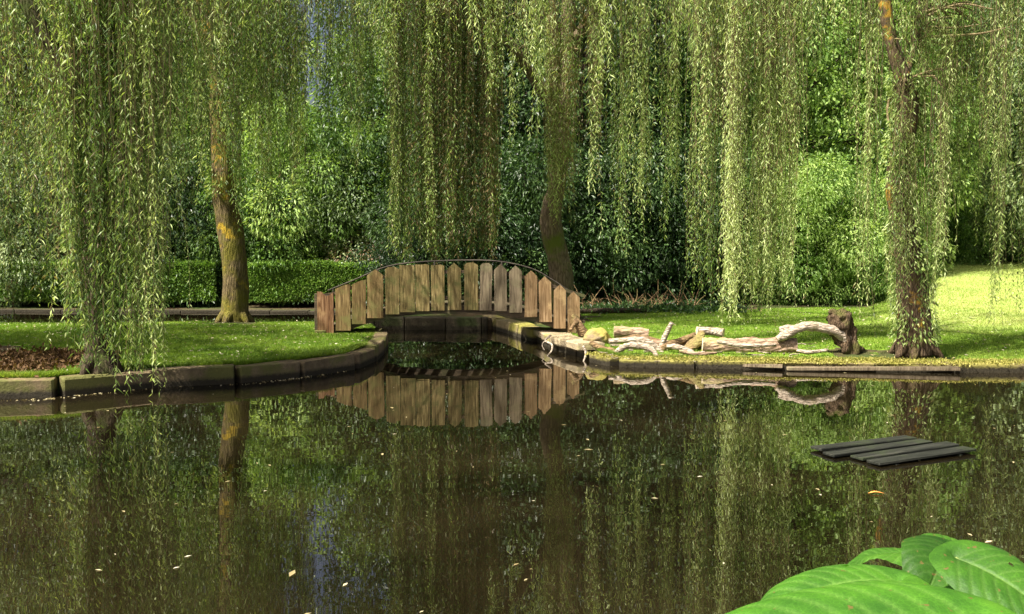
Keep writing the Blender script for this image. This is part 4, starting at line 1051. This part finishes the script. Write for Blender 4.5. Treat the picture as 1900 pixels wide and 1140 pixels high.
shrubs = [
 (S_grey, 60, 27.2, 1.15, 1.1, .2, 'grey green shrub over the hedge at the left edge of the picture'),
 (S_grey, 170, 28.0, 1.3, 1.2, 1.2, 'tall pale shrub glimpsed behind the nearest willow trunk'),
 (S_mid, 270, 27.0, 1.1, 1.0, 2.2, 'mid green shrub behind the hedge between the two left willow trunks'),
 (S_laurel, 350, 27.6, 1.25, 1.1, 3.2, 'dark glossy laurel immediately left of the lawn willow trunk'),
 (S_mid, 490, 27.4, 1.2, 1.1, 4.2, 'mid green glossy shrub immediately right of the lawn willow trunk'),
 (S_bright, 560, 27.8, 1.3, 1.25, 5.2, 'tall sunlit green shrub above the sunny part of the hedge'),
 (S_grey, 630, 27.9, 1.15, 1.1, .5, 'pale leaved shrub behind the pinkish bush at the bridge left end'),
 (S_bright, 715, 28.5, 1.2, 1.2, 1.5, 'green shrub behind the left third of the bridge'),
 (S_laurel, 790, 24.5, 1.0, .9, 2.5, 'dark laurel under the thick middle strands behind the bridge'),
 (S_laurel, 880, 24.0, 1.0, .9, 3.5, 'dark laurel behind the top of the bridge arch'),
 (S_laurel, 965, 25.0, 1.15, 1.1, 4.5, 'dark laurel left of the bridge willow trunk'),
 (S_laurel, 1010, 27.0, 1.2, 1.2, 5.5, 'tall dark laurel behind the bridge willow trunk'),
 (S_laurel, 1105, 25.6, 1.15, 1.05, .9, 'dark laurel over the twiggy brush right of the bridge'),
 (S_laurel, 1180, 26.2, 1.2, 1.15, 1.9, 'dark laurel behind the lawn above the sawn log'),
 (S_laurel, 1270, 26.5, 1.25, 1.1, 2.9, 'dark laurel behind the lawn above the small grey log'),
 (S_mid, 1360, 26.2, 1.1, 1.0, 3.9, 'green shrub behind the longest yellow strands'),
 (S_bright, 1440, 25.8, .85, .9, 4.9, 'low bright shrub left of the bright shrub bank'),
 (S_bright, 1510, 25.2, 1.0, 1.1, 5.9, 'bright green shrub on the lawn edge above the arched bough'),
 (S_bright, 1580, 25.6, .95, 1.0, .4, 'bright green shrub right of the one above the arched bough'),
 (S_bright, 1630, 28.5, 1.0, 1.1, 1.4, 'bright shrub touching the left side of the twisted right willow'),
 (S_mid, 1750, 32.8, 1.0, .95, 2.4, 'shrub on the sunny crest right of the twisted willow'),
 (S_grey, 1830, 33.2, 1.0, .9, 3.4, 'pale shrub on the sunny crest near the right edge'),
 (S_mid, 1930, 33.0, 1.1, 1.0, 4.4, 'shrub at the far right end of the crest'),
]
for pr, px, d, s, sz, rz, lb in shrubs: put(pr, X(px, d), d, s, rz, lb, 'shrub', None, None, sz)
put(S_pink, X(683, 27.0), 27.0, 1.3, 0, 'small bush with pinkish brown leaves above the left end of the bridge', 'shrub', None, None, .9)

# clipped hedge on the far side of the channel
def hedge(x0, x1, y0, y1, z0, z1, n, leaf, label):
    root = empty('clipped_hedge', ((x0 + x1) / 2, (y0 + y1) / 2, z0), label, 'hedge')
    rs = np.random.default_rng(int(n)); f = rs.uniform(0, 1, n)
    top = f < .42
    Xh = rs.uniform(x0, x1, n); ht = z1 + .06 * wnoise(Xh, Xh * 0, 1.9) 
    Zh = np.where(top, ht + rs.normal(0, .035, n), z0 + (ht - z0) * rs.uniform(0, 1, n) ** .85)
    Yh = np.where(top, rs.uniform(y0, y1, n), y0 + .05 * wnoise(Xh, Zh, 3.) + np.abs(rs.normal(0, .06, n)))
    N_ = np.where(top[:, None], np.array([0, -.2, .8]), np.array([0, -.8, .2])) + rs.normal(0, .5, (n, 3))
    P = np.column_stack([Xh, Yh, Zh])
    V, Q = leaf_quads(P, N_, leaf * rs.uniform(.6, 1.4, n), leaf * .55, .2, rs)
    link('foliage', mesh_np('foliage', V, Q, None, False, {'v': ('FACE', np.clip(rs.normal(.5, .2, n), 0, 1))}), m_hedge, root)
    mb = MB()
    for x in np.arange(x0 + .2, x1, .35):
        for k in range(4):
            a = rs.uniform(0, 6.28); q = (x + .3 * math.cos(a), (y0 + y1) / 2 + .3 * math.sin(a), z0 + (z1 - z0) * .85)
            tube(mb, [(x, (y0 + y1) / 2, z0 - .1), ((x + q[0]) / 2 + .05, (y0 + y1) / 2, (z0 + z1) / 2), q], [.02, .014, .006], 5, False)
    box(mb, ((x0 + x1) / 2, (y0 + y1) / 2 + .1, (z0 + z1) / 2 - .05), (x1 - x0 - .3, (y1 - y0) * .55, (z1 - z0) * .8))
    mb.build('stems', m_bark_plain, root)
hedge(X(-80, 25.9), X(402, 25.9), 25.75, 26.75, .33, 1.38, 60000, .075, 'long shaded clipped hedge on the far bank left of the lawn willow trunk')
hedge(X(458, 25.9), X(700, 25.9), 25.7, 26.8, .33, 1.36, 42000, .075, 'sunny flat topped clipped hedge between the lawn willow trunk and the bridge')

# twiggy brush on the bank right of the bridge
mb = MB(); rs = np.random.default_rng(5)
for k in range(110):
    px = rs.uniform(1075, 1290); d = rs.uniform(22.4, 23.8); b = np.array([X(px, d), d, .3]); a = rs.uniform(0, 6.28); e = rs.uniform(.1, 1.2)
    L_ = rs.uniform(.3, .9); t_ = b + L_ * np.array([math.cos(a) * math.cos(e), .4 * math.sin(a), math.sin(e)])
    tube(mb, catmull([b, (b + t_) / 2 + rs.normal(0, .07, 3), t_], 3), [.016, .01, .004], 5, False)
tag(mb.build('brushwood', m_driftwood), 'tangle of dried pale twigs on the dark bank right of the bridge', 'brushwood', kind='stuff')
log('log', [(X(1072, 21.6), 21.6, .36), (X(1130, 21.7), 21.7, .37), (X(1205, 21.9), 21.9, .36)], [.06, .07, .05], m_bark_dark, 'thin dark log edging the back of the lawn below the brushwood', 'log', 10, .15)
p = gr(1183, 640, .3)

# ------------------------------------------------------------------ big leaves at the lower right
def leafblade_mat():
    m, t, N, L = nmat('big_leaf_blade')
    uv = nd(t, 'ShaderNodeAttribute', attribute_name='vein')
    g = nd(t, 'ShaderNodeNewGeometry')
    n = noise(t, g.outputs['Position'], 6, 5, .6); n2 = noise(t, g.outputs['Position'], 90, 3, .6)
    col = ramp(t, n.outputs[0], [(.3, (.03, .10, .01)), (.55, (.06, .17, .014)), (.8, (.11, .25, .022))]).outputs[0]
    vf = ramp(t, uv.outputs['Fac'], [(.0, (0, 0, 0)), (1.0, (1, 1, 1))]).outputs[0]
    vf2 = nd(t, 'ShaderNodeMath', operation='MULTIPLY'); L.new(vf, vf2.inputs[0]); vf2.inputs[1].default_value = .55
    col = mixc(t, vf2.outputs[0], col, (.20, .33, .08))
    oi = nd(t, 'ShaderNodeObjectInfo'); col = mixc(t, 1.0, col, ramp(t, oi.outputs['Random'], [(0, (.45, .5, .5)), (1, (1.0, 1.0, 1.0))]).outputs[0], 'MULTIPLY')
    vo = nd(t, 'ShaderNodeTexVoronoi', feature='DISTANCE_TO_EDGE'); vo.inputs['Scale'].default_value = 70; L.new(g.outputs['Position'], vo.inputs['Vector'])
    col = mixc(t, 1.0, col, ramp(t, vo.outputs[0], [(0.0, (1.35, 1.3, 1.3)), (0.08, (1, 1, 1))]).outputs[0], 'MULTIPLY')
    n5 = noise(t, g.outputs['Position'], 38, 2, .5)
    col = mixc(t, ramp(t, n5.outputs[0], [(.70, (0, 0, 0)), (.74, (1, 1, 1))]).outputs[0], col, (.13, .10, .03))
    h = nd(t, 'ShaderNodeMath', operation='SUBTRACT'); L.new(n2.outputs[0], h.inputs[0]); L.new(uv.outputs['Fac'], h.inputs[1])
    p = finish(t, col, .55, bump(t, h.outputs[0], .5, .005), .28)
    tr = nd(t, 'ShaderNodeBsdfTranslucent'); L.new(mixc(t, 1.0, col, (1.2, 1.5, .4), 'MULTIPLY'), tr.inputs[0])
    mx = nd(t, 'ShaderNodeMixShader'); mx.inputs[0].default_value = .4
    L.new(p.outputs[0], mx.inputs[1]); L.new(tr.outputs[0], mx.inputs[2])
    L.new(mx.outputs[0], [q for q in N if q.type == 'OUTPUT_MATERIAL'][0].inputs[0])
    return m
m_blade = leafblade_mat()
m_stalk = plank('pale_green_stalk', (.14, .2, .05), (.2, .28, .08), (.3, .36, .14))
plant_root = (1.55, 2.15, .3)
plant = empty('big_leaved_plant', plant_root, 'broad glossy green leaves of a waterside plant in the lower right corner', 'plant')
def big_leaf(c, yaw, length, width, pitch, roll, droop, seed):
    """heart shaped blade with a keel, arching ribs and a wavy margin; c is the middle of the blade"""
    nu, nv = 72, 56; rs = np.random.default_rng(seed)
    u = np.linspace(0, 1, nu); v = np.linspace(-1, 1, nv)
    U, Vv = np.meshgrid(u, v, indexing='ij')
    half = np.sin(np.clip(U, 0, 1) ** .7 * PI) ** .6 * width / 2 * (1 - .12 * U)
    x = (U - .5) * length - (1 - U) ** 3 * np.abs(Vv) ** 1.3 * length * .16
    y = Vv * half
    wave = np.sin(U * 7 + seed) * .014 * np.abs(Vv) ** 2.5 + np.sin(U * 13 + seed * 2 + np.sign(Vv)) * .004 * np.abs(Vv) ** 4
    z = .13 * width * np.abs(Vv) ** 1.1 - .17 * width * np.abs(Vv) ** 3 - droop * (U - .35) ** 2 * length + wave
    ribs = np.zeros_like(U)
    for k in range(7):
        u0 = .04 + k * .1
        ribs = np.maximum(ribs, np.exp(-((U - u0 - .28 * np.abs(Vv) ** 1.3) / .012) ** 2))
    mid = np.exp(-(Vv / .035) ** 2)
    vein = np.maximum(ribs * .45, mid)
    z = z - ribs * .0008 - mid * .004 + (.0012 * np.cos((U - .28 * np.abs(Vv) ** 1.3) / .1 * 2 * PI)) * (np.abs(Vv) > .05) * np.abs(Vv) ** .5 * .6
    P = np.stack([x.ravel(), y.ravel(), z.ravel()], 1)
    R = np.array(Matrix.Rotation(yaw, 3, 'Z') @ Matrix.Rotation(pitch, 3, 'Y') @ Matrix.Rotation(roll, 3, 'X'))
    P = P @ R.T + np.array(c)
    i = (np.arange(nu - 1)[:, None] * nv + np.arange(nv - 1)[None, :]).ravel()
    Q = np.stack([i, i + nv, i + nv + 1, i + 1], 1)
    uq = (i // nv) / nu; vq = (i % nv) / nv * 2 - 1; ok = np.ones(len(i), bool)
    for _ in range(5):      # insect holes and nibbled margin
        hu, hv = rs.uniform(.15, .9), rs.choice([-1, 1]) * rs.uniform(.25, 1.0); ok &= ((uq - hu) ** 2 + ((vq - hv) * .5) ** 2) > rs.uniform(.012, .028) ** 2
    Q = Q[ok]
    me = mesh_np('leaf', P, Q, None, True, {'vein': ('POINT', vein.ravel())})
    o = link('leaf', me, m_blade, plant)
    st = P.reshape(nu, nv, 3)[1, nv // 2]
    mb = MB(); g_ = np.array(plant_root) + np.array([rs.normal(0, .08), rs.normal(0, .08), -.02])
    tube(mb, catmull([g_, g_ * .5 + st * .5 + [0, 0, .15], st], 8), [.014, .011, .008], 8, True)
    mb.build('stalk', m_stalk, o)
#         centre (px, py, depth)      yaw    len   wid  pitch roll droop
big_leaf(at(1530, 1150, 2.05), PI + .04, .76, .52, .02, .0, .30, 1)
big_leaf(at(1535, 1085, 2.6), PI + .22, .48, .38, .05, .05, .45, 2)
big_leaf(at(1635, 1026, 3.2), PI * .9, .25, .24, .12, .15, .5, 3)
big_leaf(at(1745, 1045, 2.9), PI * 1.3, .36, .28, .14, -.25, .5, 4)
big_leaf(at(1800, 1022, 3.1), .55, .36, .26, .1, .25, .5, 5)
big_leaf(at(1805, 1120, 2.35), .15, .40, .30, .22, -.15, .5, 6)
big_leaf(at(1885, 1090, 2.5), -.9, .36, .30, .30, .2, .4, 7)
big_leaf(at(1760, 1085, 2.7), PI * .5, .26, .2, .35, -.5, .5, 8)

# ------------------------------------------------------------------ floating bits
rs = np.random.default_rng(77)
n = 230
P = np.column_stack([rs.uniform(-7, 8, n), 4.5 + 13 * rs.uniform(0, 1, n) ** 1.2])
P = P[inside(P, WATER_POLY) & ~inside(P, LEFT_POLY)]; n = len(P)
a = rs.uniform(0, 6.28, n); s_ = rs.uniform(.008, .032, n) * np.where(rs.uniform(0, 1, n) < .1, 1.8, 1)
c_, s2 = np.cos(a) * s_, np.sin(a) * s_
Z = np.full(n, WL + .003)
V = np.stack([np.column_stack([P[:, 0] - c_, P[:, 1] - s2, Z]), np.column_stack([P[:, 0] + s2 * .35, P[:, 1] - c_ * .35, Z + .002]), np.column_stack([P[:, 0] + c_, P[:, 1] + s2, Z]), np.column_stack([P[:, 0] - s2 * .35, P[:, 1] + c_ * .35, Z + .002])], 1).reshape(-1, 3)
m_fleck = leafmat('pale_fleck', [(0, (.16, .12, .05)), (.6, (.35, .30, .16)), (1, (.6, .55, .42))], .1, .6, .2)
tag(link('floating_flecks', mesh_np('floating_flecks', V, np.arange(4 * n).reshape(n, 4), None, False, {'v': ('FACE', rs.uniform(0, 1, n))}), m_fleck), 'scattered tiny pale leaves and seeds floating on the pond', 'floating debris', kind='stuff')
p = gr(1625, 917, WL)
Lf = catmull([(p.x - .06, p.y, WL + .006), (p.x, p.y + .012, WL + .012), (p.x + .065, p.y - .005, WL + .006)], 8); wd = np.sin(np.linspace(0.05, PI - .05, len(Lf))) * .016
V = np.concatenate([Lf + np.column_stack([wd * 0, wd, wd * .3]), Lf, Lf - np.column_stack([wd * 0, wd, -wd * .3])]); k = np.arange(len(Lf) - 1); m_ = len(Lf)
Q = np.vstack([np.stack([k, k + m_, k + m_ + 1, k + 1], 1), np.stack([k + m_, k + 2 * m_, k + 2 * m_ + 1, k + m_ + 1], 1)])
mo, t, N_, L_ = nmat('orange_leaf'); g = nd(t, 'ShaderNodeNewGeometry'); nn = noise(t, g.outputs['Position'], 60)
finish(t, ramp(t, nn.outputs[0], [(.3, (.5, .16, .03)), (.7, (.75, .33, .09))]).outputs[0], .5)
tag(link('fallen_leaf', mesh_np('fallen_leaf', V, Q, None, True), mo), 'single orange leaf floating below the slatted platform', 'leaf')

rs = np.random.default_rng(91)
def fallen(n, x0, x1, y0, y1, keep, label):
    P = np.column_stack([rs.uniform(x0, x1, n), rs.uniform(y0, y1, n)]); P = P[keep(P)]
    P3 = np.column_stack([P, land_z(P) + .025]); D = np.column_stack([rs.normal(0, 1, (len(P), 2)), rs.normal(0, .15, len(P))])
    V, Q = leaf_quads(P3, D, .05 * rs.uniform(.6, 1.4, len(P)), .018, 0, rs)
    tag(link('fallen_leaves', mesh_np('fallen_leaves', V, Q, None, False, {'v': ('FACE', rs.uniform(.2, 1, len(P)))}), m_fleck), label, 'fallen leaves', kind='stuff')
fallen(1500, -11, -2, 11.5, 19.5, lambda P: inside(P, LEFT_POLY), 'small pale willow leaves fallen on the left lawn')
fallen(1800, 1, 14, 14, 24, lambda P: ~inside(P, WATER_POLY), 'small pale willow leaves fallen on the right lawn')
# scum of leaves gathered against the left kerb
seg = np.array(LEFT_FRONT[1:-1]); dl_ = np.r_[0, np.cumsum(np.linalg.norm(np.diff(seg, axis=0), axis=1))]
n = 700; q = rs.uniform(0, dl_[-1], n); q = q[np.sin(q * 2.2) + rs.normal(0, .6, n) > .2]; n = len(q)
P3 = np.column_stack([np.interp(q, dl_, seg[:, 0]) + .05, np.interp(q, dl_, seg[:, 1]) - .28 - np.abs(rs.normal(0, .09, n)), np.full(n, WL + .004)])
V, Q = leaf_quads(P3, np.column_stack([rs.normal(0, 1, (n, 2)), np.zeros(n)]), .04 * rs.uniform(.5, 1.4, n), .014, 0, rs, .05)
V[:, 2] = np.maximum(V[:, 2], WL + .002)
tag(link('floating_scum', mesh_np('floating_scum', V, Q, None, False, {'v': ('FACE', rs.uniform(0, .8, n))}), m_fleck), 'drift of small leaves gathered on the water along the left kerb', 'floating debris', kind='stuff')
